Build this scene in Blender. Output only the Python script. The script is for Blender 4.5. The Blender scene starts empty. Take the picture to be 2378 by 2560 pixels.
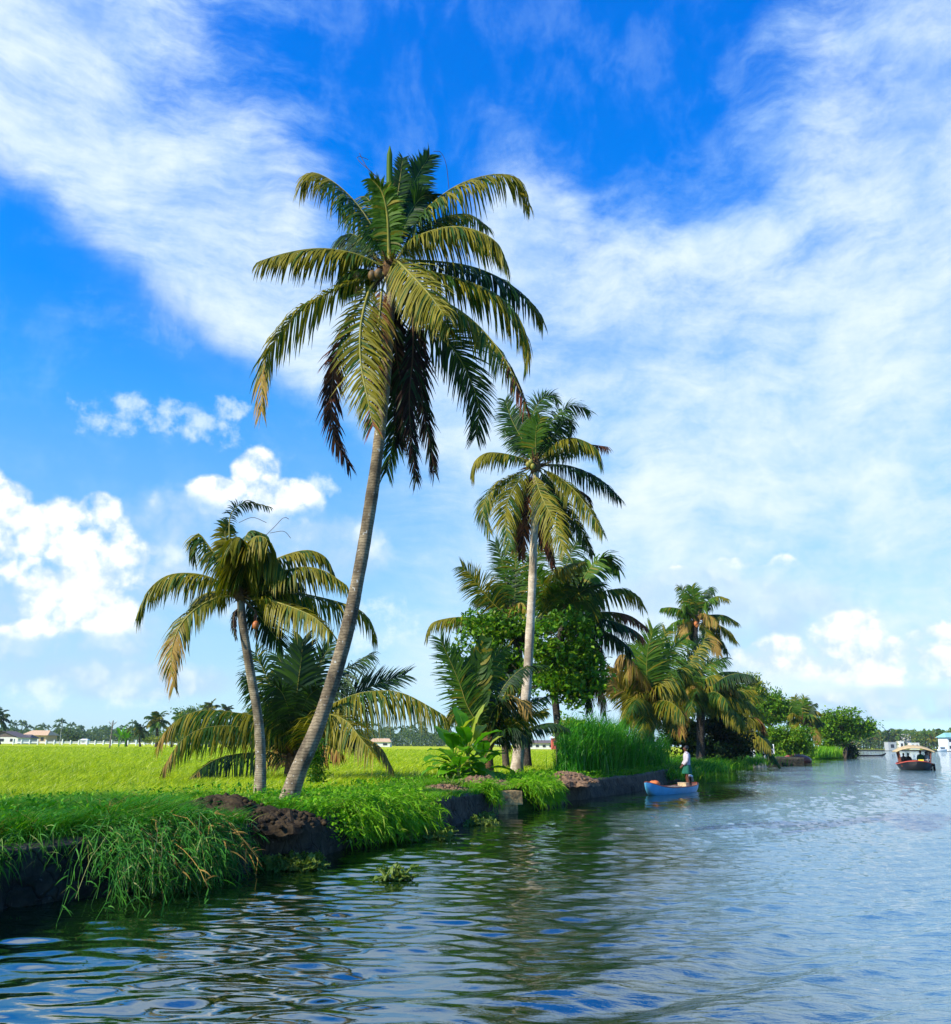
import bpy, math, random
import numpy as np
from mathutils import Vector, Matrix, noise as mnoise
R = math.radians
scene = bpy.context.scene
C = scene.collection
rng = np.random.RandomState(7)

# ------------------------------------------------------------------ camera
FPX, CX, CY, H = 2290.0, 1189.0, 1280.0, 1.85
PITCH = math.atan(581 / FPX); ROLL = R(0.5)
F0 = np.array([0, math.cos(PITCH), math.sin(PITCH)])
U0 = np.array([0, -math.sin(PITCH), math.cos(PITCH)])
R0 = np.array([1.0, 0, 0])
RV = R0 * math.cos(ROLL) + U0 * math.sin(ROLL)
UV = U0 * math.cos(ROLL) - R0 * math.sin(ROLL)
cam_d = bpy.data.cameras.new('camera'); cam = bpy.data.objects.new('camera', cam_d); C.objects.link(cam)
cam_d.sensor_fit = 'HORIZONTAL'; cam_d.sensor_width = 36; cam_d.lens = 36 * FPX / 2378
cam_d.clip_start = 0.1; cam_d.clip_end = 9000
cam.matrix_world = Matrix(((RV[0], UV[0], -F0[0], 0), (RV[1], UV[1], -F0[1], 0), (RV[2], UV[2], -F0[2], H), (0, 0, 0, 1)))
scene.camera = cam

def ray(px, py):
    return F0 + RV * ((px - CX) / FPX) + UV * ((CY - py) / FPX)
def at(px, py, y):                      # the point a distance y ahead seen at a photo position
    d = ray(px, py); return np.array([0, 0, H]) + d * (y / d[1])
def onz(px, py, z=0.0):                 # the point on the level z seen at a photo position
    d = ray(px, py); return np.array([0, 0, H]) + d * ((z - H) / d[2])
def azel(px, py):
    d = ray(px, py); d = d / np.linalg.norm(d); return math.atan2(d[0], d[1]), math.asin(d[2])

# ------------------------------------------------------------------ light
SUN = np.array([-0.70, -0.42, 0.60]); SUN = SUN / np.linalg.norm(SUN)
sun_d = bpy.data.lights.new('sun', 'SUN'); sun_d.energy = 5.0; sun_d.angle = R(0.6); sun_d.color = (1.0, 0.91, 0.73)
sun = bpy.data.objects.new('sun', sun_d); C.objects.link(sun)
sun.rotation_euler = Vector(SUN).to_track_quat('Z', 'Y').to_euler()

scene.view_settings.view_transform = 'Standard'; scene.view_settings.look = 'None'
scene.view_settings.gamma = 1; scene.view_settings.exposure = 0.62
scene.cycles.max_bounces = 6; scene.cycles.transparent_max_bounces = 8; scene.cycles.diffuse_bounces = 2
scene.cycles.glossy_bounces = 3; scene.cycles.transmission_bounces = 3; scene.cycles.volume_bounces = 0
scene.cycles.sample_clamp_indirect = 4; scene.cycles.caustics_reflective = False; scene.cycles.caustics_refractive = False

# ------------------------------------------------------------------ node helper
class NG:
    def __init__(s, tree): s.t = tree; s.n = tree.nodes; s.l = tree.links
    def put(s, sock, v):
        if v is None: return
        if isinstance(v, bpy.types.NodeSocket): s.l.new(v, sock)
        else:
            if sock.type == 'RGBA' and hasattr(v, '__len__') and len(v) == 3: v = (*v, 1)
            sock.default_value = v
    def m(s, op, a, b=None, c=None, clamp=False):
        n = s.n.new('ShaderNodeMath'); n.operation = op; n.use_clamp = clamp
        s.put(n.inputs[0], a); s.put(n.inputs[1], b); s.put(n.inputs[2], c); return n.outputs[0]
    def vm(s, op, a, b=None, scale=None):
        n = s.n.new('ShaderNodeVectorMath'); n.operation = op
        s.put(n.inputs[0], a); s.put(n.inputs[1], b)
        if scale is not None: s.put(n.inputs[3], scale)
        return n.outputs[1] if op in ('LENGTH', 'DOT_PRODUCT', 'DISTANCE') else n.outputs[0]
    def mapr(s, v, a, b, c=0.0, d=1.0, smooth=True):
        n = s.n.new('ShaderNodeMapRange'); n.interpolation_type = 'SMOOTHSTEP' if smooth else 'LINEAR'
        for k, x in enumerate((v, a, b, c, d)): s.put(n.inputs[k], x)
        return n.outputs[0]
    def noise(s, vec, scale, detail=4, rough=0.55, dist=0.0, color=False):
        n = s.n.new('ShaderNodeTexNoise'); s.put(n.inputs['Vector'], vec); n.inputs['Scale'].default_value = scale
        n.inputs['Detail'].default_value = detail; n.inputs['Roughness'].default_value = rough
        n.inputs['Distortion'].default_value = dist
        return n.outputs[1] if color else n.outputs[0]
    def mapping(s, vec, loc=(0, 0, 0), rot=(0, 0, 0), scale=(1, 1, 1), typ='POINT'):
        n = s.n.new('ShaderNodeMapping'); n.vector_type = typ; s.put(n.inputs[0], vec)
        n.inputs['Location'].default_value = loc; n.inputs['Rotation'].default_value = rot; n.inputs['Scale'].default_value = scale
        return n.outputs[0]
    def mix(s, f, a, b, typ='MIX'):
        n = s.n.new('ShaderNodeMix'); n.data_type = 'RGBA'; n.blend_type = typ; n.clamp_factor = True
        s.put(n.inputs[0], f); s.put(n.inputs[6], a); s.put(n.inputs[7], b); return n.outputs[2]
    def ramp(s, f, stops):
        n = s.n.new('ShaderNodeValToRGB'); s.put(n.inputs[0], f); e = n.color_ramp.elements
        while len(e) < len(stops): e.new(0.5)
        for k, (p, c) in enumerate(stops): e[k].position = p; e[k].color = (*c, 1) if len(c) == 3 else c
        return n.outputs[0]
    def sep(s, v): n = s.n.new('ShaderNodeSeparateXYZ'); s.put(n.inputs[0], v); return n.outputs
    def comb(s, x, y, z=0.0):
        n = s.n.new('ShaderNodeCombineXYZ'); s.put(n.inputs[0], x); s.put(n.inputs[1], y); s.put(n.inputs[2], z); return n.outputs[0]
    def obj(s): return s.n.new('ShaderNodeTexCoord').outputs['Object']

# ------------------------------------------------------------------ sky with clouds
world = bpy.data.worlds.new('World'); scene.world = world; world.use_nodes = True
wt = world.node_tree; wt.nodes.clear(); g = NG(wt)
sky = wt.nodes.new('ShaderNodeTexSky'); sky.sky_type = 'NISHITA'; sky.sun_disc = False
sky.sun_elevation = math.asin(SUN[2]); sky.sun_rotation = math.atan2(SUN[0], SUN[1])
sky.air_density = 1.0; sky.dust_density = 0.4; sky.ozone_density = 3.0
gen = wt.nodes.new('ShaderNodeTexCoord').outputs['Generated']
dv = g.sep(g.vm('NORMALIZE', gen))
az = g.m('ARCTAN2', dv[0], dv[1]); el = g.m('ARCSINE', dv[2])
P = g.comb(az, el)
sk = wt.nodes.new('ShaderNodeSeparateColor'); wt.links.new(sky.outputs[0], sk.inputs[0])
# deepen the blue overhead, keep it pale at the horizon
e1 = g.mapr(el, 0.0, 0.754, 0, 1, smooth=False)
tint = g.ramp(e1, [(p, tuple(q / 2.5 for q in c)) for p, c in [(0.0, (.72, 1.08, 1.62)), (.086, (.74, .92, 1.12)), (.2, (.80, 1.04, 1.16)), (.375, (.52, 1.10, 1.45)), (.47, (.24, 1.07, 1.65)), (.6, (.03, .93, 1.85)), (.82, (0, .90, 2.05)), (1.0, (0, .88, 2.15))]])
skyc = g.mix(1.0, g.vm('SCALE', sky.outputs[0], scale=0.275), tint, 'MULTIPLY')

def blobs(P, specs):
    out = None
    for (x, y, rx, ry, rot) in specs:
        a, e = azel(x, y); ax, ex = azel(x + 40, y); ay, ey = azel(x, y - 40)
        sx = math.hypot(ax - a, ex - e) / 40 * rx; sy = math.hypot(ay - a, ey - e) / 40 * ry
        mp = g.mapping(P, (a, e, 0), (0, 0, R(rot)), (sx, sy, 1), 'TEXTURE')
        v = g.m('SUBTRACT', 1.0, g.vm('LENGTH', mp))
        out = v if out is None else g.m('SMOOTH_MAX', out, v, 0.12)
    return out

wc = g.noise(P, 5.0, 3, 0.6, color=True)
wv = g.vm('SCALE', g.vm('SUBTRACT', wc, (0.5, 0.5, 0.5)), scale=0.07)
Pw = g.vm('ADD', P, wv)
cirr = blobs(Pw, [
    (150, 20, 560, 330, 0), (300, 360, 600, 330, -36), (460, 600, 760, 330, -41), (800, 950, 640, 300, -47),
    (0, 230, 300, 230, -30), (560, 420, 330, 260, -20), (960, 950, 400, 380, 0),
    (1540, 900, 480, 430, -35), (1330, 600, 190, 260, 10), (1800, 950, 760, 480, -8), (1250, 1050, 600, 400, 0),
    (2380, 350, 520, 700, 0), (2330, 30, 480, 300, 0), (2280, 850, 600, 500, 0), (2200, 1280, 1100, 420, 0), (1350, 1320, 900, 330, 0),
    (1700, 1600, 1300, 260, 0), (500, 1600, 1300, 190, 0)])
PstB = g.mapping(Pw, (5, 2, 0), (0, 0, R(-62)), (0.9, 2.1, 1))
fA = g.noise(g.mapping(Pw, (0, 0, 0), (0, 0, R(40)), (0.75, 2.8, 1)), 4.5, 7, 0.66, 0.1); fB = g.noise(PstB, 4.2, 7, 0.66, 0.1)
sel = g.mapr(az, -0.10, 0.12)
f1 = g.m('ADD', g.m('MULTIPLY', fA, g.m('SUBTRACT', 1.0, sel)), g.m('MULTIPLY', fB, sel))
f2 = g.noise(g.mapping(Pw, (3, 1, 0), (0, 0, R(-30)), (1.3, 1.0, 1)), 11, 6, 0.64, 0.15)
fz = g.m('SUBTRACT', g.m('ADD', g.m('MULTIPLY', f1, 0.85), g.m('MULTIPLY', f2, 0.38)), 0.615)
cv = g.m('ADD', g.m('MINIMUM', g.m('MULTIPLY', cirr, 1.4), 0.52), g.m('MULTIPLY', fz, 1.7))
(xa, ya), (xb, yb_) = azel(-60, 395), azel(850, 1060); nx, ny = -(yb_ - ya), (xb - xa); nl = math.hypot(nx, ny)
sd = g.m('ADD', g.vm('DOT_PRODUCT', g.vm('ADD', P, g.vm('SCALE', wv, scale=0.35)), (nx / nl, ny / nl, 0)), -(xa * nx + ya * ny) / nl)
hp = g.mapr(g.m('ADD', sd, g.m('MULTIPLY', g.m('SUBTRACT', f2, .5), .03)), -0.012, 0.045)
veil = g.m('MULTIPLY', g.mapr(g.m('ADD', cirr, g.m('MULTIPLY', g.m('SUBTRACT', f1, 0.5), 1.7)), -0.20, 0.58), g.mapr(f1, 0.32, 0.68, 0.42, 0.80))
hp = g.m('MAXIMUM', hp, g.mapr(g.m('ADD', az, g.m('MULTIPLY', g.m('SUBTRACT', f1, .5), .12)), -0.15, 0.06, 0.0, 0.85))
veil = g.m('MULTIPLY', veil, hp)
tex = g.m('MULTIPLY', g.mapr(cv, 0.0, 1.0, 0.0, 0.85), g.m('MULTIPLY_ADD', hp, 0.9, 0.1))
tex = g.m('MAXIMUM', tex, g.mapr(g.m('ADD', g.m('MULTIPLY', f2, .6), g.m('MULTIPLY', f1, .4)), .47, .70, 0, .22))
ca = g.m('SUBTRACT', 1.0, g.m('MULTIPLY', g.m('SUBTRACT', 1.0, veil), g.m('SUBTRACT', 1.0, tex)))
ccol = g.mix(g.mapr(cv, 0.0, 1.0), (0.30, 0.48, 0.70), (0.64, 0.71, 0.74))
c1 = g.mix(ca, skyc, ccol)
vo = g.n.new('ShaderNodeTexVoronoi'); g.l.new(g.vm('ADD', P, g.vm('SCALE', g.vm('SUBTRACT', g.noise(P, 30, 4, .6, color=True), (.5, .5, .5)), scale=.022)), vo.inputs['Vector']); vo.inputs['Scale'].default_value = 24; vo.inputs['Detail'].default_value = 2; vo.inputs['Roughness'].default_value = .55
puff = g.m('SUBTRACT', 0.52, vo.outputs[0])
bn = g.noise(P, 13, 7, 0.62); bn2 = g.noise(g.vm('ADD', P, (0.010, -0.016, 0)), 13, 4, 0.55)
CUM = [
    (-10, 1270, 110, 90, 0), (150, 1340, 120, 110, 0), (245, 1280, 60, 60, 0), (270, 1390, 120, 100, 0), (230, 1550, 150, 80, 0), (90, 1600, 120, 50, 0), (-30, 1400, 90, 90, 0), (170, 1450, 150, 110, 0),
    (640, 1180, 70, 65, 0), (545, 1240, 80, 55, 0), (730, 1250, 80, 65, 0), (650, 1265, 150, 60, 0),
    (2110, 1590, 110, 70, 0), (2230, 1650, 140, 60, 0), (1960, 1640, 130, 55, 0), (2340, 1630, 100, 80, 0), (2050, 1690, 170, 50, 0), (2250, 1725, 240, 40, 0), (1700, 1440, 60, 30, 0), (1830, 1420, 70, 30, 0), (1960, 1420, 50, 40, 0),
    (1900, 1440, 70, 30, 10)]
cum = blobs(P, CUM)
cum2 = blobs(P, [(520, 1400, 420, 200, 0), (150, 1560, 420, 170, 0), (800, 1380, 220, 120, 0), (1900, 1560, 350, 160, 0), (1700, 1480, 260, 90, 0), (2250, 1760, 400, 60, 0), (300, 1700, 420, 70, 0)])
small = blobs(P, [(340, 1040, 170, 75, 0), (490, 1065, 150, 60, -10), (580, 1020, 70, 45, 0), (800, 1225, 70, 45, 0), (100, 1735, 120, 60, 0), (340, 1745, 120, 40, 0), (950, 1560, 140, 90, 0)])
n40 = g.noise(P, 34, 5, .6)
ks = g.mapr(g.m('ADD', g.m('MINIMUM', small, .5), g.m('MULTIPLY', g.m('SUBTRACT', n40, .57), 2.5)), 0.0, 0.8, 0, 0.62)
kv = g.m('ADD', g.m('MINIMUM', g.m('MULTIPLY_ADD', cum, 1.9, 0.42), 0.8), g.m('ADD', g.m('MULTIPLY', puff, 0.65), g.m('MULTIPLY', g.m('SUBTRACT', bn, 0.5), 1.7)))
lo = blobs(g.vm('ADD', P, (0.0, -0.024, 0)), CUM)
ka = g.m('MULTIPLY', g.mapr(kv, 0.0, 0.58), g.mapr(g.m('ADD', lo, g.m('MULTIPLY', g.m('SUBTRACT', bn, .5), .8)), -0.45, 0.12, 0.15, 1.0))
kv2 = g.m('ADD', g.m('MINIMUM', g.m('MULTIPLY', cum2, 1.3), 0.55), g.m('ADD', g.m('MULTIPLY', puff, 0.3), g.m('MULTIPLY', g.m('SUBTRACT', bn, 0.5), 1.1)))
soft = g.mapr(kv2, 0.0, 0.75, 0, 0.92)
scol = g.mix(g.mapr(g.m('ADD', bn2, g.m('MULTIPLY', puff, .3)), 0.36, 0.72), (0.36, 0.50, 0.66), (0.70, 0.75, 0.77))
c2 = g.mix(ks, g.mix(soft, c1, scol), (.66, .74, .79))
sh = g.m('ADD', g.m('MULTIPLY', g.m('SUBTRACT', bn, bn2), 3.2), g.m('ADD', g.mapr(kv, 0.1, 0.8, 0.45, 1.0), g.m('MULTIPLY', puff, .5)))
kcol = g.mix(g.m('ADD', sh, 0.0, clamp=True), (0.48, 0.58, 0.68), (0.84, 0.85, 0.85))
c3 = g.mix(ka, c2, kcol)
below = g.mapr(el, -0.02, 0.0)
c4 = g.mix(below, (0.12, 0.16, 0.14), c3)
bg = wt.nodes.new('ShaderNodeBackground'); wt.links.new(c4, bg.inputs[0]); bg.inputs[1].default_value = 1.0
wo = wt.nodes.new('ShaderNodeOutputWorld'); wt.links.new(bg.outputs[0], wo.inputs[0])

# ------------------------------------------------------------------ materials
def new_mat(name):
    m = bpy.data.materials.new(name); m.use_nodes = True; m.node_tree.nodes.clear(); return m, NG(m.node_tree)
def finish(m, g, shader, disp=None):
    o = g.n.new('ShaderNodeOutputMaterial'); g.l.new(shader, o.inputs[0])
def pbsdf(g, col, rough=0.6, spec=0.3, normal=None, metal=0.0):
    b = g.n.new('ShaderNodeBsdfPrincipled'); g.put(b.inputs['Base Color'], col); g.put(b.inputs['Roughness'], rough)
    b.inputs['Specular IOR Level'].default_value = spec; b.inputs['Metallic'].default_value = metal
    if normal is not None: g.l.new(normal, b.inputs['Normal'])
    return b.outputs[0]
def bump(g, h, strength=0.5, dist=0.02):
    b = g.n.new('ShaderNodeBump'); b.inputs['Strength'].default_value = strength; b.inputs['Distance'].default_value = dist
    g.l.new(h, b.inputs['Height']); return b.outputs[0]
def leafmat(name, a, b, trans=0.3, rough=0.42, spec=0.35, tcol=None, nscale=1.5, c=None):
    m, g = new_mat(name)
    r = g.n.new('ShaderNodeNewGeometry').outputs['Random Per Island']
    n = g.noise(g.obj(), nscale, 3)
    f = g.m('ADD', g.m('MULTIPLY', r, 0.6), g.m('MULTIPLY', g.mapr(n, 0.3, 0.7), 0.4))
    col = g.mix(f, a, b)
    if c is not None: col = g.mix(g.mapr(r, 0.86, 0.98), col, c)
    p = pbsdf(g, col, rough + .1, spec * .45)
    t = g.n.new('ShaderNodeBsdfTranslucent')
    g.put(t.inputs[0], g.mix(1.0, col, tcol or (1.3, 1.5, 0.5), 'MULTIPLY'))
    x = g.n.new('ShaderNodeMixShader'); x.inputs[0].default_value = trans
    g.l.new(p, x.inputs[1]); g.l.new(t.outputs[0], x.inputs[2]); finish(m, g, x.outputs[0]); return m
def plain(name, a, b=None, rough=0.7, spec=0.25, scale=6.0, bmp=0.3, bd=0.01, metal=0.0, detail=6):
    m, g = new_mat(name); n = g.noise(g.obj(), scale, detail, 0.6)
    col = g.mix(g.mapr(n, 0.32, 0.68), a, b or tuple(x * 0.7 for x in a))
    finish(m, g, pbsdf(g, col, rough, spec, bump(g, n, bmp, bd), metal)); return m

M = {}
M['green'] = leafmat('palm_leaf_green', (0.012, 0.050, 0.006), (0.050, 0.110, 0.008), 0.25)
M['olive'] = leafmat('palm_leaf_olive', (0.090, 0.098, 0.004), (0.245, 0.200, 0.010), 0.22, 0.4)
M['young'] = leafmat('palm_leaf_fresh', (0.025, 0.095, 0.008), (0.10, 0.19, 0.012), 0.35)
M['dark'] = leafmat('palm_leaf_dark', (0.008, 0.026, 0.010), (0.020, 0.052, 0.014), 0.15)
M['dead'] = leafmat('palm_leaf_dead', (0.090, 0.028, 0.016), (0.220, 0.075, 0.032), 0.12, 0.7, 0.15)
M['tan'] = leafmat('palm_leaf_straw', (0.20, 0.12, 0.03), (0.36, 0.23, 0.06), 0.15, 0.7, 0.15)
M['black'] = leafmat('palm_leaf_withered', (0.014, 0.010, 0.010), (0.040, 0.022, 0.018), 0.05, 0.7, 0.1)
M['rachis'] = plain('frond_rib', (0.26, 0.22, 0.03), (0.14, 0.15, 0.02), 0.5, 0.3, 3)
M['rachis_b'] = plain('frond_rib_dry', (0.10, 0.05, 0.02), (0.05, 0.03, 0.02), 0.7, 0.2, 3)
M['tree1'] = leafmat('broad_leaf_mid', (0.014, 0.075, 0.003), (0.090, 0.220, 0.006), 0.3, 0.35, 0.45, c=(0.16, 0.20, 0.012))
M['tree2'] = leafmat('broad_leaf_bright', (0.055, 0.170, 0.004), (0.22, 0.37, 0.010), 0.3, 0.4, 0.4, c=(0.26, 0.27, 0.02))
M['tree3'] = leafmat('broad_leaf_pale', (0.14, 0.20, 0.02), (0.36, 0.34, 0.06), 0.4, 0.5, 0.3)
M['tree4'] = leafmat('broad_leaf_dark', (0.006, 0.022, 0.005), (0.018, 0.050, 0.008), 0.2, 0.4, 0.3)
M['far'] = leafmat('far_leaf', (0.030, 0.090, 0.014), (0.14, 0.19, 0.022), 0.2, 0.6, 0.2)
M['far_hazed'] = leafmat('far_leaf_hazed', (0.050, 0.100, 0.060), (0.110, 0.160, 0.080), 0.2, 0.7, 0.2)  # blue of distant haze mixed into the leaf colour of the far wood
M['banana'] = leafmat('banana_leaf', (0.045, 0.180, 0.006), (0.16, 0.38, 0.010), 0.4, 0.35, 0.4, nscale=3)
M['bananay'] = leafmat('banana_leaf_yellow', (0.24, 0.30, 0.03), (0.36, 0.38, 0.05), 0.4, 0.4, 0.4, nscale=3)
M['rice'] = leafmat('rice_blade', (0.24, 0.36, 0.004), (0.66, 0.66, 0.012), 0.42, 0.5, 0.25, nscale=1.3, c=(0.55, 0.55, 0.10))
def ricemat():
    m, g = new_mat('rice_blade'); o = g.obj(); r = g.n.new('ShaderNodeNewGeometry').outputs['Random Per Island']
    n1 = g.noise(g.mapping(o, scale=(1, .6, .3)), 4.5, 2, .6); n2 = g.noise(g.mapping(o, scale=(.25, 1, .1)), .35, 4, .6)
    f = g.m('ADD', g.m('MULTIPLY', r, .35), g.m('MULTIPLY', g.mapr(n1, .36, .64), .65))
    col = g.mix(f, (0.10, 0.24, 0.003), (0.64, 0.74, 0.010)); col = g.mix(g.mapr(n2, .5, .66, 0, .5), col, (0.13, 0.26, 0.004)); col = g.mix(g.mapr(r, .93, 1), col, (.80, .78, .25))
    t = g.n.new('ShaderNodeBsdfTranslucent'); g.l.new(col, t.inputs[0]); x = g.n.new('ShaderNodeMixShader'); x.inputs[0].default_value = .4
    g.l.new(pbsdf(g, col, .5, .25), x.inputs[1]); g.l.new(t.outputs[0], x.inputs[2]); finish(m, g, x.outputs[0]); return m
M['rice'] = ricemat()
M['bank'] = leafmat('bank_blade', (0.010, 0.105, 0.004), (0.050, 0.240, 0.006), 0.3, 0.45, 0.3, nscale=0.5, c=(0.12, 0.24, 0.03))
M['bank2'] = leafmat('bank_blade_bright', (0.06, 0.230, 0.004), (0.22, 0.44, 0.008), 0.3, 0.45, 0.3, nscale=0.6, c=(0.30, 0.36, 0.05))
M['trail'] = leafmat('trailing_blade', (0.014, 0.110, 0.008), (0.080, 0.260, 0.022), 0.25, 0.45, 0.35, nscale=0.8, c=(0.30, 0.30, 0.10))
M['reed'] = leafmat('reed_blade', (0.010, 0.115, 0.005), (0.065, 0.290, 0.008), 0.3, 0.45, 0.3, nscale=0.4, c=(0.10, 0.24, 0.06))
M['hya'] = leafmat('hyacinth_leaf', (0.07, 0.14, 0.015), (0.20, 0.26, 0.05), 0.3, 0.4, 0.4, nscale=5)

def barkmat(name, a, b, dark, ring=26.0, spots=True):
    m, g = new_mat(name); o = g.obj(); z = g.sep(o)
    w = g.n.new('ShaderNodeTexWave'); w.wave_type = 'BANDS'; w.bands_direction = 'Z'; w.wave_profile = 'SAW'
    w.inputs['Scale'].default_value = ring / 6.2832 * 1.0; w.inputs['Distortion'].default_value = 4.0; w.inputs['Detail'].default_value = 4; w.inputs['Detail Scale'].default_value = 1.8
    g.l.new(o, w.inputs['Vector'])
    n = g.noise(o, 5, 7, 0.65); n2 = g.noise(g.mapping(o, scale=(1, 1, 0.5)), 2.2, 4)
    n3 = g.noise(o, 14, 4, 0.6)
    col = g.mix(g.mapr(n, 0.3, 0.7), a, b)
    col = g.mix(g.m('MULTIPLY', g.mapr(w.outputs[1], 0.72, 1.0), 0.75), col, dark)
    if spots: col = g.mix(g.mapr(n3, 0.62, 0.68, 0, 0.8), col, (0.50, 0.49, 0.44))
    col = g.mix(g.m('MULTIPLY', g.mapr(n2, 0.45, 0.6), 0.62), col, dark)
    h = g.m('ADD', g.m('MULTIPLY', w.outputs[1], -0.6), g.m('MULTIPLY', n, 0.5))
    finish(m, g, pbsdf(g, col, 0.85, 0.15, bump(g, h, 0.8, 0.02))); return m
M['bark'] = barkmat('palm_bark_grey', (0.30, 0.235, 0.145), (0.12, 0.09, 0.055), (0.030, 0.022, 0.014), 34)
M['bark2'] = barkmat('palm_bark_pale', (0.58, 0.48, 0.35), (0.34, 0.27, 0.19), (0.14, 0.10, 0.065), 30)
M['bark3'] = barkmat('palm_bark_dark', (0.060, 0.048, 0.038), (0.028, 0.023, 0.018), (0.008, 0.007, 0.006), 24)
M['bark4'] = barkmat('palm_bark_left', (0.34, 0.28, 0.18), (0.12, 0.095, 0.055), (0.035, 0.027, 0.018), 44)
M['wood'] = plain('tree_bark', (0.12, 0.09, 0.06), (0.05, 0.04, 0.03), 0.9, 0.1, 9, 0.8, 0.03)
M['fibre'] = plain('crown_fibre', (0.16, 0.09, 0.04), (0.07, 0.04, 0.02), 0.9, 0.1, 14, 0.8, 0.03)
M['nut'] = plain('coconut_husk', (0.16, 0.085, 0.025), (0.09, 0.06, 0.02), 0.6, 0.3, 8, 0.3, 0.01)
M['nutg'] = plain('coconut_green', (0.07, 0.075, 0.018), (0.05, 0.045, 0.015), 0.5, 0.3, 8, 0.3, 0.01)
M['nuto'] = plain('coconut_orange', (0.45, 0.14, 0.03), (0.30, 0.09, 0.03), 0.5, 0.3, 8, 0.3, 0.01)
M['soil'] = plain('soil', (0.060, 0.042, 0.022), (0.018, 0.013, 0.008), 0.95, 0.1, 9, 0.8, 0.02)
M['soilr'] = plain('soil_brown', (0.24, 0.15, 0.085), (0.075, 0.045, 0.028), 0.95, 0.1, 8, 0.8, 0.02)
M['whitewall'] = plain('white_plaster', (0.75, 0.74, 0.70), (0.62, 0.60, 0.56), 0.8, 0.2, 2)
M['white'] = plain('white_paint', (0.80, 0.80, 0.80), (0.70, 0.70, 0.70), 0.6, 0.3, 3, 0.1)
M['tanroof'] = plain('tan_roof', (0.62, 0.42, 0.24), (0.50, 0.33, 0.19), 0.8, 0.2, 3)
M['greyroof'] = plain('grey_roof', (0.17, 0.13, 0.12), (0.11, 0.09, 0.08), 0.8, 0.2, 3)
M['tealroof'] = plain('teal_roof', (0.25, 0.50, 0.45), (0.2, 0.42, 0.38), 0.6, 0.3, 3)
M['redpaint'] = plain('red_paint', (0.55, 0.10, 0.06), (0.42, 0.07, 0.05), 0.6, 0.3, 4)
M['darkglass'] = plain('window_dark', (0.03, 0.035, 0.04), (0.02, 0.02, 0.025), 0.2, 0.5, 2, 0.05)
M['greyw'] = plain('grey_plaster', (0.42, 0.43, 0.40), (0.30, 0.31, 0.29), 0.85, 0.2, 2)
M['pole'] = plain('pole_concrete', (0.20, 0.17, 0.14), (0.13, 0.11, 0.09), 0.9, 0.2, 5)

def wallmat():
    m, g = new_mat('embankment_stone'); o = g.obj(); z = g.sep(o)[2]
    n = g.noise(o, 2.6, 8, 0.62); n2 = g.noise(o, 9, 6, 0.65)
    v = g.n.new('ShaderNodeTexVoronoi'); v.inputs['Scale'].default_value = 2.6; v.feature = 'DISTANCE_TO_EDGE'; g.l.new(g.vm('ADD', o, g.vm('SCALE', g.noise(o, 3, 3, color=True), scale=0.25)), v.inputs['Vector'])
    col = g.mix(g.mapr(n, 0.36, 0.66), (0.014, 0.014, 0.009), (0.052, 0.046, 0.030))
    col = g.mix(g.mapr(n2, 0.62, 0.74, 0, 0.7), col, (0.17, 0.17, 0.155))
    col = g.mix(g.mapr(g.m('ADD', n2, g.m('MULTIPLY', n, 0.5)), 0.52, 0.72, 0.6, 0.0), col, (0.012, 0.024, 0.008))
    top = g.mapr(g.m('ADD', z, g.m('MULTIPLY', n, 0.15)), 0.62, 0.74)
    col = g.mix(g.m('MULTIPLY', top, 0.6), col, (0.12, 0.105, 0.075))
    col = g.mix(g.mapr(v.outputs[0], 0.0, 0.03, 0.55, 0), col, (0.008, 0.008, 0.008))
    h = g.m('ADD', g.m('MULTIPLY', g.mapr(v.outputs[0], 0, 0.06), 0.6), g.m('ADD', n2, n))
    finish(m, g, pbsdf(g, col, 0.8, 0.25, bump(g, h, 0.9, 0.06))); return m
M['wall'] = wallmat()
M['stone'] = plain('tan_stone', (0.60, 0.38, 0.15), (0.17, 0.11, 0.05), 0.9, 0.15, 5, 1.0, 0.05)

def groundmat():
    m, g = new_mat('ground_soil_and_grass'); o = g.obj()
    n = g.noise(o, 0.35, 5, 0.6); n2 = g.noise(g.mapping(o, scale=(1, 0.45, 1)), 6.0, 6, 0.7); n3 = g.noise(g.mapping(o, scale=(0.06, 0.5, 1)), 0.12, 4, 0.6)
    col = g.mix(g.mapr(n2, 0.3, 0.7), (0.20, 0.30, 0.004), (0.62, 0.62, 0.015))
    col = g.mix(g.mapr(n3, 0.52, 0.68, 0, 0.55), col, (0.20, 0.36, 0.008))
    a = g.n.new('ShaderNodeAttribute'); a.attribute_name = 'edge'
    bcol = g.mix(g.mapr(n2, 0.3, 0.7), (0.014, 0.055, 0.006), (0.05, 0.12, 0.010))
    bcol = g.mix(g.mapr(n, 0.55, 0.68, 0, 0.6), bcol, (0.06, 0.045, 0.02))
    col = g.mix(a.outputs['Fac'], col, bcol)
    finish(m, g, pbsdf(g, col, 0.95, 0.1, bump(g, n2, 1.0, 0.15))); return m
M['ground'] = groundmat()

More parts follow.
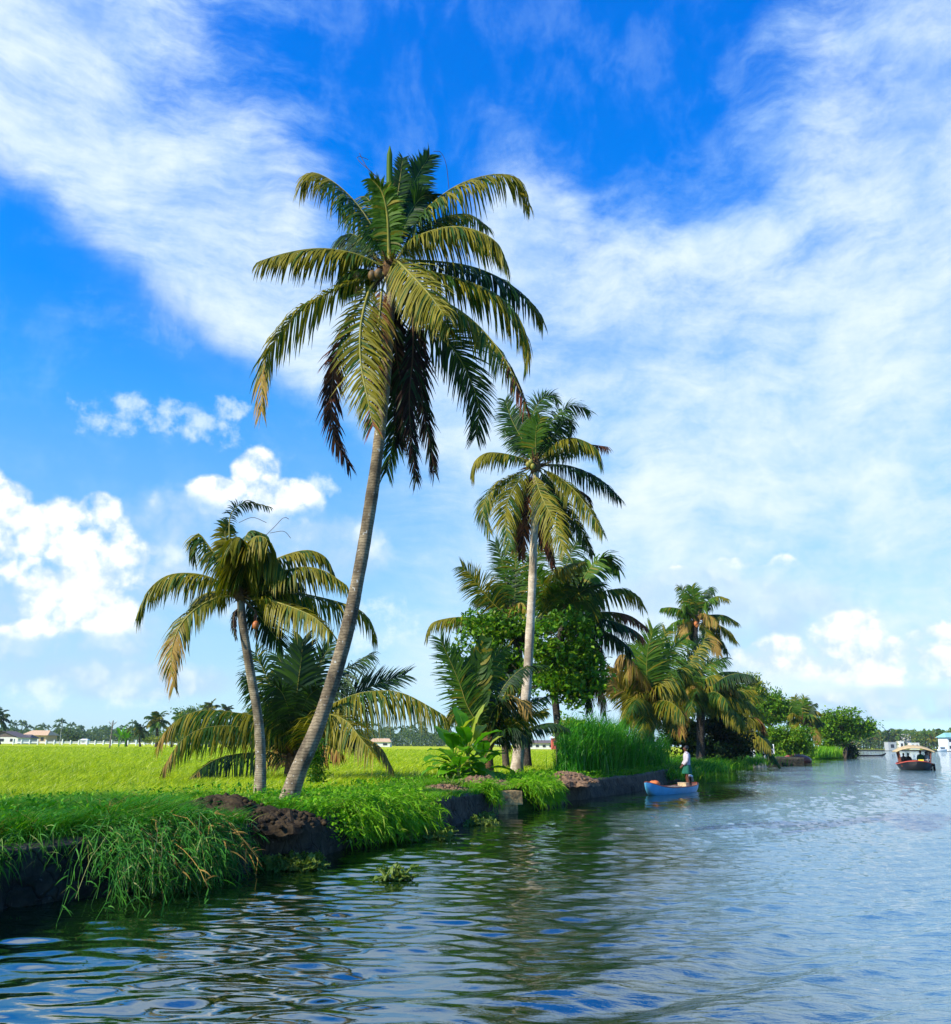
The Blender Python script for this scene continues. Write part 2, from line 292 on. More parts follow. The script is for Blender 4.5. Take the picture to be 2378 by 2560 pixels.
def watermat():
    m, g = new_mat('backwater'); o = g.obj()
    n0 = g.noise(g.mapping(o, rot=(0, 0, R(-28)), scale=(1.0, 2.2, 1)), 1.1, 3, 0.5, 0.2)
    n1 = g.noise(g.mapping(o, rot=(0, 0, R(-14)), scale=(0.8, 2.4, 1)), 4.0, 4, 0.6, 0.3)
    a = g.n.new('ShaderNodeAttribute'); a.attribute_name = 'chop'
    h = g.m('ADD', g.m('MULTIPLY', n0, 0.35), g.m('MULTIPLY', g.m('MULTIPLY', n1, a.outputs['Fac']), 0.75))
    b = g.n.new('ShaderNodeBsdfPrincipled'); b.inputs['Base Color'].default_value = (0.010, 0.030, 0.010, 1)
    cc = g.mix(g.mapr(a.outputs['Fac'], .3, 1.0), (0.004, 0.018, 0.003), (0.085, 0.190, 0.220)); g.l.new(cc, b.inputs['Base Color'])  # pale blue body colour on choppy water stands in for sky reflection
    b.inputs['Roughness'].default_value = 0.03; b.inputs['IOR'].default_value = 4.2; b.inputs['Specular IOR Level'].default_value = 0.5
    g.l.new(bump(g, h, 1.0, 0.045), b.inputs['Normal']); finish(m, g, b.outputs[0]); return m
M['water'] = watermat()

# ------------------------------------------------------------------ mesh helpers
class MB:
    def __init__(s): s.V = []; s.F = []; s.M = []; s.S = []; s.n = 0
    def add(s, V, F, mi=0, smooth=False):
        V = np.asarray(V, float).reshape(-1, 3); F = np.asarray(F, int)
        s.V.append(V); s.F.append(F + s.n); s.M.append(np.full(len(F), mi) if np.isscalar(mi) else np.asarray(mi)); s.S.append(np.full(len(F), smooth)); s.n += len(V)
    def build(s, name, mats, parent=None, origin=None):
        V = np.concatenate(s.V)
        if parent is not None and origin is None: origin = parent['_o'] if '_o' in parent else (0, 0, 0)
        if origin is not None: V = V - np.asarray(origin)
        me = bpy.data.meshes.new(name); me.vertices.add(len(V)); me.vertices.foreach_set('co', V.ravel().astype(np.float32))
        tot = np.concatenate([np.full(len(f), f.shape[1]) for f in s.F]); loops = np.concatenate([f.ravel() for f in s.F])
        me.loops.add(len(loops)); me.loops.foreach_set('vertex_index', loops.astype(np.int32))
        me.polygons.add(len(tot)); st = np.concatenate([[0], np.cumsum(tot)[:-1]])
        me.polygons.foreach_set('loop_start', st.astype(np.int32)); me.polygons.foreach_set('loop_total', tot.astype(np.int32))
        me.polygons.foreach_set('material_index', np.concatenate(s.M).astype(np.int32))
        me.polygons.foreach_set('use_smooth', np.concatenate(s.S).astype(bool))
        me.update(calc_edges=True)
        for k in (mats if isinstance(mats, (list, tuple)) else [mats]): me.materials.append(M[k] if isinstance(k, str) else k)
        o = bpy.data.objects.new(name, me); C.objects.link(o)
        if parent is not None: o.parent = parent
        elif origin is not None: o.location = origin
        return o

def tag(o, label=None, cat=None, group=None, kind=None):
    for k, v in (('label', label), ('category', cat), ('group', group), ('kind', kind)):
        if v: o[k] = v
    return o
ROOTS = []
def root(name, loc, label, cat, group=None):
    e = bpy.data.objects.new(name, None); C.objects.link(e); e.empty_display_size = 0.1; e.location = loc; e['_o'] = [float(x) for x in loc]
    ROOTS.append(e); return tag(e, label, cat, group)
def nrm(v): return v / np.maximum(np.linalg.norm(v, axis=-1, keepdims=True), 1e-9)

def strips(mb, Cn, S, W, mi=0, smooth=False):
    """ribbons: Cn (N,K,3) centre lines, S side vectors (N,3)/(N,K,3), W (N,K) widths"""
    N, K, _ = Cn.shape
    if S.ndim == 2: S = S[:, None, :]
    V = np.stack([Cn - S * W[..., None] / 2, Cn + S * W[..., None] / 2], axis=2).reshape(-1, 3)
    b = (np.arange(N) * K * 2)[:, None] + (np.arange(K - 1) * 2)[None, :]
    F = np.stack([b, b + 1, b + 3, b + 2], axis=-1).reshape(-1, 4)
    if not np.isscalar(mi): mi = np.repeat(mi, K - 1)
    mb.add(V, F, mi, smooth)

def catmull(pts, n):
    P = np.asarray(pts, float); 
    if len(P) == 2: return P[0] + (P[1] - P[0]) * np.linspace(0, 1, n)[:, None]
    Q = np.vstack([2 * P[0] - P[1], P, 2 * P[-1] - P[-2]]); seg = len(P) - 1
    t = np.linspace(0, seg - 1e-6, n * 4); i = t.astype(int); u = (t - i)[:, None]
    a, b, c, d = Q[i], Q[i + 1], Q[i + 2], Q[i + 3]
    R_ = 0.5 * ((2 * b) + (c - a) * u + (2 * a - 5 * b + 4 * c - d) * u ** 2 + (3 * b - a - 3 * c + d) * u ** 3)
    L = np.concatenate([[0], np.cumsum(np.linalg.norm(np.diff(R_, axis=0), axis=1))])
    s = np.linspace(0, L[-1], n); return np.stack([np.interp(s, L, R_[:, k]) for k in range(3)], axis=1)

def tube(mb, pts, rad, n=8, mi=0, smooth=True, cap=True):
    P = np.asarray(pts, float); K = len(P); rad = np.broadcast_to(rad, (K,))
    T = nrm(np.gradient(P, axis=0)); up = np.array([0, 0, 1.0]) if abs(T[0, 2]) < 0.9 else np.array([0, 1.0, 0])
    S = nrm(np.cross(T, up)); B = np.cross(S, T); a = np.linspace(0, 2 * np.pi, n, endpoint=False)
    V = P[:, None] + rad[:, None, None] * (S[:, None] * np.cos(a)[None, :, None] + B[:, None] * np.sin(a)[None, :, None])
    i = np.arange(K - 1)[:, None] * n; j = np.arange(n)[None, :]; j2 = (j + 1) % n
    F = np.stack([i + j, i + j2, i + n + j2, i + n + j], -1).reshape(-1, 4)
    mb.add(V.reshape(-1, 3), F, mi, smooth)
    if cap:
        for k in (0, K - 1):
            mb.add(np.vstack([V[k], P[k][None]]), np.array([[q, (q + 1) % n, n] for q in range(n)]), mi, smooth)

def box(mb, c, s, mi=0, rz=0.0, taper=1.0):
    x, y, z = np.asarray(s) / 2.0
    V = np.array([[-x, -y, -z], [x, -y, -z], [x, y, -z], [-x, y, -z], [-x * taper, -y * taper, z], [x * taper, -y * taper, z], [x * taper, y * taper, z], [-x * taper, y * taper, z]], float)
    cz, sz = math.cos(rz), math.sin(rz); V = V @ np.array([[cz, sz, 0], [-sz, cz, 0], [0, 0, 1]]) + np.asarray(c)
    mb.add(V, [[0, 3, 2, 1], [4, 5, 6, 7], [0, 1, 5, 4], [1, 2, 6, 5], [2, 3, 7, 6], [3, 0, 4, 7]], mi)

def ball(mb, c, r, mi=0, n=10, m=7, squash=(1, 1, 1), rough=0.0, rs=None):
    th = np.linspace(0.001, np.pi - 0.001, m); ph = np.linspace(0, 2 * np.pi, n, endpoint=False)
    V = np.stack([np.outer(np.sin(th), np.cos(ph)), np.outer(np.sin(th), np.sin(ph)), np.outer(np.cos(th), np.ones(n))], -1)
    if rough: V = V * (1 + rough * (rs or rng).uniform(-1, 1, V.shape[:2]))[..., None]
    V = V * r * np.asarray(squash) + np.asarray(c)
    i = np.arange(m - 1)[:, None] * n; j = np.arange(n)[None, :]; j2 = (j + 1) % n
    mb.add(V.reshape(-1, 3), np.stack([i + j, i + n + j, i + n + j2, i + j2], -1).reshape(-1, 4), mi, True)

def leaves(mb, Cn, size, rs, mi=0, up=0.35, long=1.7, droop=0.25):
    """small pointed leaves (folded diamonds) at Cn"""
    N = len(Cn); d = rs.normal(size=(N, 3)); d[:, 2] = d[:, 2] * 0.7 - droop; d = nrm(d)
    nn = rs.normal(size=(N, 3)); nn[:, 2] += up * 3; s = nrm(np.cross(d, nn)); nn = np.cross(s, d)
    size = np.broadcast_to(size, (N,)) * rs.uniform(0.6, 1.25, N); l = (size * long)[:, None]; w = (size * 0.42)[:, None]; fold = (size * 0.12)[:, None]
    a = Cn - d * l / 2; b = Cn + d * l / 2 - np.array([0, 0, 1]) * fold
    V = np.stack([a, Cn + s * w + nn * fold, b, Cn - s * w + nn * fold], 1).reshape(-1, 3)
    q = np.arange(N)[:, None] * 4; F = np.concatenate([q + np.array([[0, 1, 2]]), q + np.array([[0, 2, 3]])], 1).reshape(-1, 3)
    if not np.isscalar(mi): mi = np.repeat(mi, 2)
    mb.add(V, F, mi)

# ------------------------------------------------------------------ bank line, ground, water
BPX = [(-700, 2720), (-350, 2440), (0, 2268), (290, 2232), (560, 2190), (795, 2144), (860, 2120), (1080, 2078), (1275, 2032), (1340, 2024), (1420, 2003), (1516, 1990), (1599, 1977), (1690, 1950), (1775, 1921), (1902, 1915), (1960, 1906), (1995, 1903), (2031, 1899), (2107, 1896), (2140, 1893)]
BK = np.array([onz(x, y) for x, y in BPX])[:, :2]
BK = np.vstack([[-16.0, -60.0], [-9.0, 2.0], BK[BK[:, 1] > 4.0]])
yl = BK[-1, 1]; sl = (ray(2128, 1893)[0] / ray(2128, 1893)[1])
BK = np.vstack([BK, [[sl * (yl + 12), yl + 12], [sl * 400, 400], [sl * 625, 625]]])
def bankx(y): return np.interp(y, BK[:, 1], BK[:, 0])
FARY = 632.0
def smooth(a, b, x): t = np.clip((x - a) / (b - a), 0, 1); return t * t * (3 - 2 * t)
def vn(x, y, s, seed=0):                 # cheap smooth value noise, vectorised
    x = np.asarray(x) * s + seed * 17.3; y = np.asarray(y) * s + seed * 9.1; xi = np.floor(x).astype(int); yi = np.floor(y).astype(int); fx = x - xi; fy = y - yi
    hsh = lambda a, b: ((np.sin(a * 127.1 + b * 311.7 + seed) * 43758.5453) % 1.0)
    fx = fx * fx * (3 - 2 * fx); fy = fy * fy * (3 - 2 * fy)
    return (hsh(xi, yi) * (1 - fx) + hsh(xi + 1, yi) * fx) * (1 - fy) + (hsh(xi, yi + 1) * (1 - fx) + hsh(xi + 1, yi + 1) * fx) * fy
def landz(x, y):
    t = bankx(y) - x; walled = smooth(75, 60, y)
    top = 0.64 * walled + 0.45 * (1 - walled)
    edge = np.where(t < 0.05, -0.6, top)
    slope = smooth(0.0, 3.5, t) * (1 - walled) + walled
    zb = -0.5 + (top + 0.5) * slope
    fieldz = 0.50
    f = smooth(2.0, 7.0, t)
    z = zb * (1 - f) + fieldz * f + (vn(x, y, 0.9, 1) - 0.5) * 0.10 * smooth(0.3, 1.2, t) * (1 - 0.6 * f) + 0.05 * np.exp(-((t - 2.2) / 1.2) ** 2)
    return z
tt_ = np.concatenate([[0.12, 0.16, 0.3, 0.6, 1.0, 1.5, 2, 2.6, 3.3, 4, 5, 6, 7.5, 9, 11, 14, 18, 23, 30, 40, 55, 75, 100, 140, 200, 300, 450, 700, 1000, 1400]])
yy_ = np.unique(np.concatenate([np.linspace(-60, 4, 10), np.arange(4, 60, 0.45), np.arange(60, 210, 2.5), np.linspace(210, 625, 50)]))
Yg, Tg = np.meshgrid(yy_, tt_, indexing='ij'); Xg = bankx(Yg) - Tg; Zg = landz(Xg, Yg); Zg[:, 0] = -0.9
mb = MB(); n0, n1 = Yg.shape; i = np.arange(n0 - 1)[:, None] * n1; j = np.arange(n1 - 1)[None]
mb.add(np.stack([Xg, Yg, Zg], -1).reshape(-1, 3), np.stack([i + j, i + n1 + j, i + n1 + j + 1, i + j + 1][::-1], -1).reshape(-1, 4), 0, True)
gr = mb.build('ground', 'ground'); tag(gr, kind='structure')
at_ = gr.data.attributes.new('edge', 'FLOAT', 'POINT'); at_.data.foreach_set('value', np.clip(1 - smooth(2.2, 5.5, Tg + (vn(Xg, Yg, .5, 3) - .5) * 2.5), 0, 1).ravel().astype(np.float32))
mb = MB(); mb.add([(-1600, FARY, -0.5), (1600, FARY, -0.5), (1600, FARY + 4, 1.0), (-1600, FARY + 4, 1.0), (-1600, 1650, 1.0), (1600, 1650, 1.0)], [[0, 1, 2, 3], [3, 2, 5, 4]])
fg = mb.build('far_bank', 'ground'); tag(fg, kind='structure')

def waterh(x, y):
    off = x - bankx(y); chop = smooth(2.0, 7.5, off + 1.2 * np.sin(y * .3)) * smooth(2, 9, x + 3.5 - 0.0 * y)
    rs = np.random.RandomState(3); h = np.zeros_like(x); d = np.hypot(x, y)
    for k in range(34):
        lam = 0.16 * (1.19 ** (k % 17)) ; th = R(-80 + rs.uniform(-58, 58)); kx, ky = math.cos(th) * 6.283 / lam, math.sin(th) * 6.283 / lam
        amp = 0.0042 * lam ** 0.75 * rs.uniform(.5, 1.3) * 2.2; fade = smooth(lam * 170, lam * 90, d)
        w = (.06 + .62 * chop) if lam < .24 else (.52 + .20 * chop) if lam < .7 else (.30 - .12 * chop) if lam < 1.3 else (.14 - .04 * chop)
        if k >= 17: kx, ky = kx * 1.13, ky * 1.13
        env = 0.45 + 1.1 * vn(x, y, 0.35 / max(lam, .5), k)
        h += amp * w * fade * env * np.sin(kx * x + ky * y + rs.uniform(0, 6.28) + 1.3 * vn(x, y, .8 / max(lam, .4), k + 50))
    # crests of a passing wake, running away to the right
    u = (x * .66 - y * .75); v = (x * .75 + y * .66)
    wk = np.sin(u * 6.283 / 1.15 + .35 * np.sin(v * .7)) * .026 * smooth(1.5, 4.5, off - 1.2) * np.exp(-((u + 3.4) / 2.6) ** 2) * smooth(30, 16, y)
    u2 = (x * .80 - y * .60); wk2 = np.sin(u2 * 6.283 / 2.3 + 1) * .016 * smooth(3, 7, off) * smooth(60, 30, y)
    return h + wk + wk2, chop
a1 = np.linspace(R(-36), R(36), 620); a2 = np.linspace(R(36), R(324), 60)[1:-1]; angs = np.concatenate([a1, a2]); rr_ = [0.4]
while rr_[-1] < 1650:
    r_ = rr_[-1]; rr_.append(r_ + (0.03 if r_ < 3 else max(0.020, min(r_ * r_ * 0.00026, r_ * 0.05)) if r_ < 90 else r_ * 0.05))
rr_ = np.array(rr_); Rg, Ag = np.meshgrid(rr_, angs, indexing='ij'); Xw = Rg * np.sin(Ag); Yw = Rg * np.cos(Ag)
hw, chop = waterh(Xw, Yw); hw = hw * (np.abs((Ag + np.pi) % (2 * np.pi) - np.pi) < R(36.5))
n0, n1 = Rg.shape; mb = MB(); i = np.arange(n0 - 1)[:, None] * n1; j = np.arange(n1)[None]; j2 = (j + 1) % n1
mb.add(np.stack([Xw, Yw, hw], -1).reshape(-1, 3), np.stack([i + j, i + j2, i + n1 + j2, i + n1 + j][::-1], -1).reshape(-1, 4), 0, True)
print('water verts', n0 * n1)
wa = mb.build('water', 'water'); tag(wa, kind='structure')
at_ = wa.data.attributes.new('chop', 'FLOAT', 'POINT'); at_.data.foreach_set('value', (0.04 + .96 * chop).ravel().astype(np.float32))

# ------------------------------------------------------------------ embankment walls
def wall(y0, y1, label, mat='wall', top=.66, thick=.42, seed=0, out=0.0, rough=.05, zb=-.7):
    n = max(6, int((y1 - y0) * 5)); ys = np.linspace(y0, y1, n); xs = bankx(ys) + out; rs = np.random.RandomState(seed)
    T = nrm(np.stack([np.gradient(xs), np.gradient(ys)], 1)); N_ = np.stack([T[:, 1], -T[:, 0]], 1)
    prof = [(-thick, zb), (-thick, top - .03), (-thick + .04, top), (-.07, top), (0.0, top - .05), (.04, top * .5), (.09, 0.05), (.12, zb)]
    V = []
    for k in range(n):
        for q, (o_, z_) in enumerate(prof):
            jt = rough * (vn(ys[k], z_ * 2, 2.2, seed + q) - .5) * 2
            oo = o_ + (jt if q > 2 else 0); V.append((xs[k] + N_[k, 0] * oo, ys[k] + N_[k, 1] * oo, z_ + (jt * .6 if 0 < q < 6 else 0)))
    p = len(prof); i = np.arange(n - 1)[:, None] * p; j = np.arange(p - 1)[None]
    mb = MB(); mb.add(V, np.stack([i + j, i + j + 1, i + p + j + 1, i + p + j], -1).reshape(-1, 4))
    mb.add(V[:p], [list(range(p))[::-1]]); mb.add(V[-p:], [list(range(p))])
    o = mb.build('embankment_wall', mat, None, (xs[0], ys[0], 0)); return tag(o, label, 'wall', 'sections of the stone embankment')
yb = lambda px, py: float(onz(px, py)[1])
wall(-6.0, yb(330, 2226), 'dark mossy embankment wall nearest the camera, ending at the hanging grass', seed=1)
wall(yb(330, 2226) + .02, yb(862, 2119), 'blackened embankment wall below the soil heap and the tallest palm', seed=2, out=-.06)
wall(yb(862, 2119) + .02, yb(1236, 2040), 'embankment wall half covered by hanging green creeper', seed=3, out=-.05, rough=.08)
wall(yb(1345, 2022), yb(1400, 2008), 'short leaning dark slab of embankment right of the tan stone pillar', seed=5, out=.1, rough=.1, top=.62)
wall(yb(1402, 2007), yb(1700, 1948), 'long straight embankment wall running behind the blue boat', seed=6, out=0.0)
b0 = onz(1272, 2034); mb = MB(); 
for q, (dz, s) in enumerate([(-.25, (.95, .9, .5)), (.12, (.72, .85, .24)), (.42, (.86, .9, .36))]):
    box(mb, (b0[0] - .25 + .03 * q, b0[1] + .2, dz), s, 0, .25 + .1 * q, .96)
o = mb.build('stone_pillar', 'stone', None, (b0[0], b0[1], 0)); tag(o, 'broken tan stone pillar at the water between dark wall sections', 'stone pillar')

# ------------------------------------------------------------------ grass and crops (uncountable)
def blades(mb, P, hgt, width, rs, lean=.35, per=3, K=4, spread=.05, mi=0, wind=(.25, .1), tipdroop=.6):
    N = len(P) * per; p = np.repeat(P, per, 0) + np.concatenate([rs.normal(0, spread, (N, 2)), np.zeros((N, 1))], 1)
    hg = np.repeat(np.broadcast_to(hgt, len(P)), per) * rs.uniform(.6, 1.2, N); a = rs.uniform(0, 6.283, N)
    out = np.stack([np.cos(a) * lean + wind[0], np.sin(a) * lean + wind[1], np.zeros(N)], 1); u = np.linspace(0, 1, K)[None, :, None]
    cl = p[:, None] + hg[:, None, None] * (u * Z * (1 - tipdroop * .45 * u) + out[:, None] * u ** 2 * 1.3)
    s = np.stack([np.sin(a + rs.normal(0, .8, N)), -np.cos(a), np.zeros(N)], 1)
    w = np.repeat(np.broadcast_to(width, len(P)), per)[:, None] * np.array([.8, 1, .75, .08])[None][:, :K]
    strips(mb, cl, s, w, mi)
def scatter(n, d0, d1, t0, t1, rs, pw=1.0):        # positions by distance along the bank and inland offset
    y = d0 * (d1 / d0) ** (rs.rand(n) ** pw); t = t0 + (t1 - t0) * rs.rand(n); x = bankx(y) - t; return x, y, t
rs = np.random.RandomState(21)
Z = np.array([0, 0, 1.0])
# rice field: clumps get fewer and larger with distance
n = 150000; y = 10 * (170 / 10) ** rs.rand(n); x = rs.uniform(-.62, .36, n) * y; t = bankx(y) - x
lim = 3.2 + 1.8 * vn(x, y, .35, 4) + np.where(y < 17, 2.2, 0) * smooth(20, 12, y); k = (t > lim) & (y > 16.6 + 1.2 * vn(x, y, .5, 31)); x, y, t = x[k], y[k], t[k]
hgt = .36 * (0.55 + .35 * vn(x, y, .12, 6) + .45 * vn(x, y, 1.4, 16)) * smooth(0, 2.0, t - lim[k]) + .12
mb = MB(); blades(mb, np.stack([x, y, landz(x, y) - .02], 1), hgt * (1 + y / 500), .011 + y * .00042, rs, lean=.4, per=3, spread=.10)
tag(mb.build('rice_crop', 'rice'), 'bright yellow green rice crop filling the field', 'rice crop', kind='stuff')
def bare(x, y):
    k = np.zeros(len(x), bool)
    for (px, py, D, sx, sy) in BARE:
        c = at(px, py, D); k |= (((x - c[0]) / sx) ** 2 + ((y - c[1]) / sy) ** 2) < (.55 + .7 * vn(x, y, 3, 2))
    return k
BARE = [(560, 2020, 15.4, 1.05, .9), (720, 2030, 14.9, .6, .9), (290, 2015, 14.5, .22, .3), (1205, 1935, 28.5, 1.1, 1.3), (1115, 1960, 25.5, .8, 1.5), (1420, 1935, 33.5, 1.05, 1.9)]
# bank grass: short and dark near, brighter further on
mb = MB(); x, y, t = scatter(42000, 6, 30, .05, 6.0, rs, .9); k = (t < 3.6 + 1.8 * vn(x, y, .35, 4) + 2.4 * smooth(20, 12, y)); x, y, t = x[k], y[k], t[k]
x2 = rs.uniform(-16, -3, 26000); y2 = rs.uniform(8, 17.9, 26000); t2 = bankx(y2) - x2; k = (t2 > 2.5) & (np.abs(x2) < y2 * .68 + .5); x = np.append(x, x2[k]); y = np.append(y, y2[k]); t = np.append(t, t2[k]); k = ~bare(x, y) & ((t > .42) | (y > yb(300, 2230))); x, y, t = x[k], y[k], t[k]
zb_ = landz(x, y); mi = (rs.rand(len(x)) < smooth(14, 19, y) * .75 + .10).astype(int); mi[rs.rand(len(x)) < .03] = 2
blades(mb, np.stack([x, y, zb_ - .02], 1), .13 + .17 * vn(x, y, .8, 8) * smooth(.0, 1.5, t + .5) + (.30 * vn(x, y, 1.5, 18) ** 1.5 + .08) * (y < 18), .010 + y * .0003, rs, lean=.7, per=3, spread=.06, mi=np.repeat(mi, 3), wind=(.15, 0))
tag(mb.build('bank_grass', ['bank', 'bank2', 'tan']), 'deep green grass covering the top of the bank', 'grass', kind='stuff')
mb = MB(); x, y, t = scatter(40000, 28, 180, .2, 7.5, rs, 1.0); k = ~bare(x, y); x, y, t = x[k], y[k], t[k]
mi = (rs.rand(len(x)) < np.where(y < 48, .65, .45)).astype(int); hh = (.16 + .22 * vn(x, y, .5, 9)) * (1 + smooth(60, 90, y) * 1.2)
blades(mb, np.stack([x, y, landz(x, y) - .03], 1), hh, .010 + y * .0004, rs, lean=.6, per=3, spread=.10, mi=np.repeat(mi, 3))
tag(mb.build('shore_grass', ['bank', 'bank2']), 'green grass along the shore behind and beyond the boat', 'grass', kind='stuff')
# grass hanging over the wall
def hanging(n, y0, y1, outx, dropz, rs, leafy=True, width=.012, inland=.7, zc=.72, ln=.16, spread=.45):
    mb = MB(); y = rs.uniform(y0, y1, n); st = np.stack([bankx(y) - rs.uniform(-.05, inland, n), y, np.full(n, zc) + rs.normal(0, .06, n)], 1)
    end = np.stack([bankx(y) + outx * rs.uniform(.15, 1.1, n), y + rs.normal(0, spread, n), np.maximum(zc - dropz * rs.uniform(.25, 1.0, n), .02)], 1)
    K = 8; u = np.linspace(0, 1, K)[None, :, None]; apex = rs.uniform(.02, .28, n)[:, None, None]
    cl = st[:, None] * (1 - u) + end[:, None] * u + Z * 4 * apex * u * (1 - u) + rs.normal(0, .012, (n, K, 3))
    T = nrm(cl[:, 1:] - cl[:, :-1]); s = nrm(np.cross(T.mean(1), rs.normal(size=(n, 3))))
    strips(mb, cl, s, np.linspace(.9, .35, K)[None] * width * np.ones((n, 1)))
    q = 7; idx = rs.randint(1, K - 1, (n, q)); fr = rs.rand(n, q, 1); base = cl[np.arange(n)[:, None], idx] * (1 - fr) + cl[np.arange(n)[:, None], idx + 1] * fr
    td = nrm(cl[np.arange(n)[:, None], idx + 1] - cl[np.arange(n)[:, None], idx]); d = nrm(td * .8 + rs.normal(0, .6, (n, q, 3)) + Z * .15).reshape(-1, 3); base = base.reshape(-1, 3); L = ln * rs.uniform(.5, 1.6, len(base))[:, None, None]
    uu = np.linspace(0, 1, 4)[None, :, None]; c2 = base[:, None] + d[:, None] * uu * L - Z * (uu ** 2) * L * .45
    strips(mb, c2, nrm(np.cross(d, rs.normal(size=d.shape))), np.array([[.7, 1, .7, .05]]) * width * 1.3 * np.ones((len(base), 1)))
    return mb
yh0, yh1 = yb(300, 2230), yb(545, 2192)
mb = hanging(950, yh0, yh1, .52, .75, rs, inland=.9, spread=1.0)
m3 = hanging(60, yh0, yh1, .85, .75, rs, inland=.5, spread=.8, width=.014); mb.add(np.concatenate(m3.V), np.concatenate(m3.F), 1)
o = mb.build('trailing_grass', ['trail', 'tan']); tag(o, 'mass of long trailing grass hanging over the near wall into the water', 'grass', kind='stuff')
mb = hanging(900, yb(850, 2122), yb(1050, 2085), .65, .66, rs, inland=1.1, width=.016)
y_ = rs.uniform(yb(760, 2150), yb(1060, 2082), 5200); tq = rs.uniform(-.5, 2.4, 5200)
zz = np.where(tq < 0, .66 + tq * 1.25 * rs.uniform(.3, 1, 5200), .70) + rs.uniform(0, .22, 5200) * (1 if True else 0)
pc = np.stack([bankx(y_) - tq, y_, np.maximum(zz, .04)], 1); leaves(mb, pc, .06, rs, 0, up=.9, long=1.4)
o = mb.build('hanging_creeper', 'bank2'); tag(o, 'bright green creeper and grass spilling over the wall right of the palms', 'creeper', kind='stuff')
mb = hanging(120, yb(1205, 2046), yb(1228, 2042), .3, .4, rs, inland=.5, width=.016, spread=.15)
m2 = hanging(420, yb(1318, 2027), yb(1385, 2012), .45, .6, rs, inland=.9, width=.02, ln=.2, spread=.25)
mb.add(np.concatenate(m2.V), np.concatenate(m2.F), 0)
o = mb.build('grass_tufts_on_wall', 'bank2'); tag(o, 'grass hanging over the wall on both sides of the stone pillar', 'grass', kind='stuff')
mb = hanging(330, 4.5, yh0, .14, .30, rs, inland=.5, width=.009, zc=.66); o = mb.build('wall_top_grass', 'trail'); tag(o, 'short grass creeping over the top of the nearest wall', 'grass', kind='stuff')
# low broadleaf ground cover on the bank
mb = MB(); x, y, t = scatter(9000, 11, 30, .1, 4.2, rs, 1); k = (vn(x, y, .7, 12) > .46) & ~bare(x, y); x, y = x[k], y[k]
leaves(mb, np.stack([x, y, landz(x, y) + rs.uniform(.05, .30, len(x))], 1), .055, rs, (rs.rand(len(x)) < smooth(15, 20, y)).astype(int), up=.9, long=1.4)
x3 = rs.uniform(-13, -3, 9000); y3 = rs.uniform(9, 18, 9000); k = (bankx(y3) - x3 > .5) & (np.abs(x3) < y3 * .65) & (vn(x3, y3, .9, 33) > .5) & ~bare(x3, y3); x3, y3 = x3[k], y3[k]; leaves(mb, np.stack([x3, y3, landz(x3, y3) + rs.uniform(.1, .42, len(x3))], 1), .05, rs, (rs.rand(len(x3)) < .3).astype(int), up=.9, long=1.5)
x, y, t = scatter(4200, 29, 62, .1, 3.2, rs, 1); leaves(mb, np.stack([x, y, landz(x, y) + rs.uniform(.03, .28, len(x))], 1), .08, rs, 1, up=.9, long=1.4)
tag(mb.build('ground_cover', ['bank', 'bank2']), 'low broad leaved weeds scattered on the bank', 'ground cover', kind='stuff')
# tall reeds behind the long wall
mb = MB(); n = 8500; px_ = 1404 + 431 * rs.beta(1.25, 1.25, n); dd = np.interp(px_, [1408, 1500, 1600, 1700, 1775, 1835], [37, 38, 40, 50, 66, 76]) + rs.uniform(-1.2, 11, n) + rs.normal(0, .6, n)
P_ = np.array([onz(a, 1870 + 0, .5) * 0 + at(a, 1900, b) for a, b in zip(px_, dd)]); P_[:, 2] = .45
tb = bankx(P_[:, 1]) - P_[:, 0]; k = tb > .9; P_ = P_[k]; px_ = px_[k]; n = len(P_)
htop = .90 * np.interp(px_, [1408, 1440, 1500, 1600, 1660, 1720, 1780, 1835], [1.0, 2.2, 2.75, 2.6, 2.4, 1.9, 1.4, 1.1]) * (.42 + .60 * vn(P_[:, 0], P_[:, 1], .55, 14) + .35 * vn(P_[:, 0], P_[:, 1], 1.9, 15))
blades(mb, P_, htop, .030, rs, lean=.16, per=2, spread=.25, wind=(.05, 0), tipdroop=.3)
pl = P_[rs.randint(0, n, 26000)] + rs.normal(0, .2, (26000, 3)) * [1, 1, 0]; fr = rs.rand(26000); pl[:, 2] += fr ** .7 * np.interp(pl[:, 1], [36, 50, 70], [2.5, 2.3, 1.6]) * rs.uniform(.6, 1.0, 26000) * (.5 + .7 * vn(pl[:, 0], pl[:, 1], .55, 14))
blades(mb, pl, .48, .028, rs, lean=.95, per=1, spread=.02, wind=(.2, 0), tipdroop=1.2)
pk = P_[rs.randint(0, n, 500)] + rs.normal(0, .15, (500, 3)) * [1, 1, 0]; blades(mb, pk, 3.1 * np.interp(pk[:, 1], [36, 50, 80], [1, .95, .65]), .03, rs, lean=.16, per=1, spread=.05, wind=(.12, 0), tipdroop=.5)
mb.M = [np.where(rs.rand(len(m_)) < .0, 0, m_) for m_ in mb.M]
q_ = rs.rand(len(pl)) < .12 + .35 * (pl[:, 1] > 55); mb.M[1] = np.repeat(q_.astype(int), 3)
tag(mb.build('reeds', ['reed', 'bank2']), 'tall dense green reeds on the bank behind the blue boat', 'reeds', kind='stuff')
mb = MB(); P_ = np.array([at(a, 1900, b) for a, b in zip(rs.uniform(2035, 2112, 2600), rs.uniform(140, 170, 2600))]); P_ = P_[bankx(P_[:, 1]) - P_[:, 0] > .3]; P_[:, 2] = .2
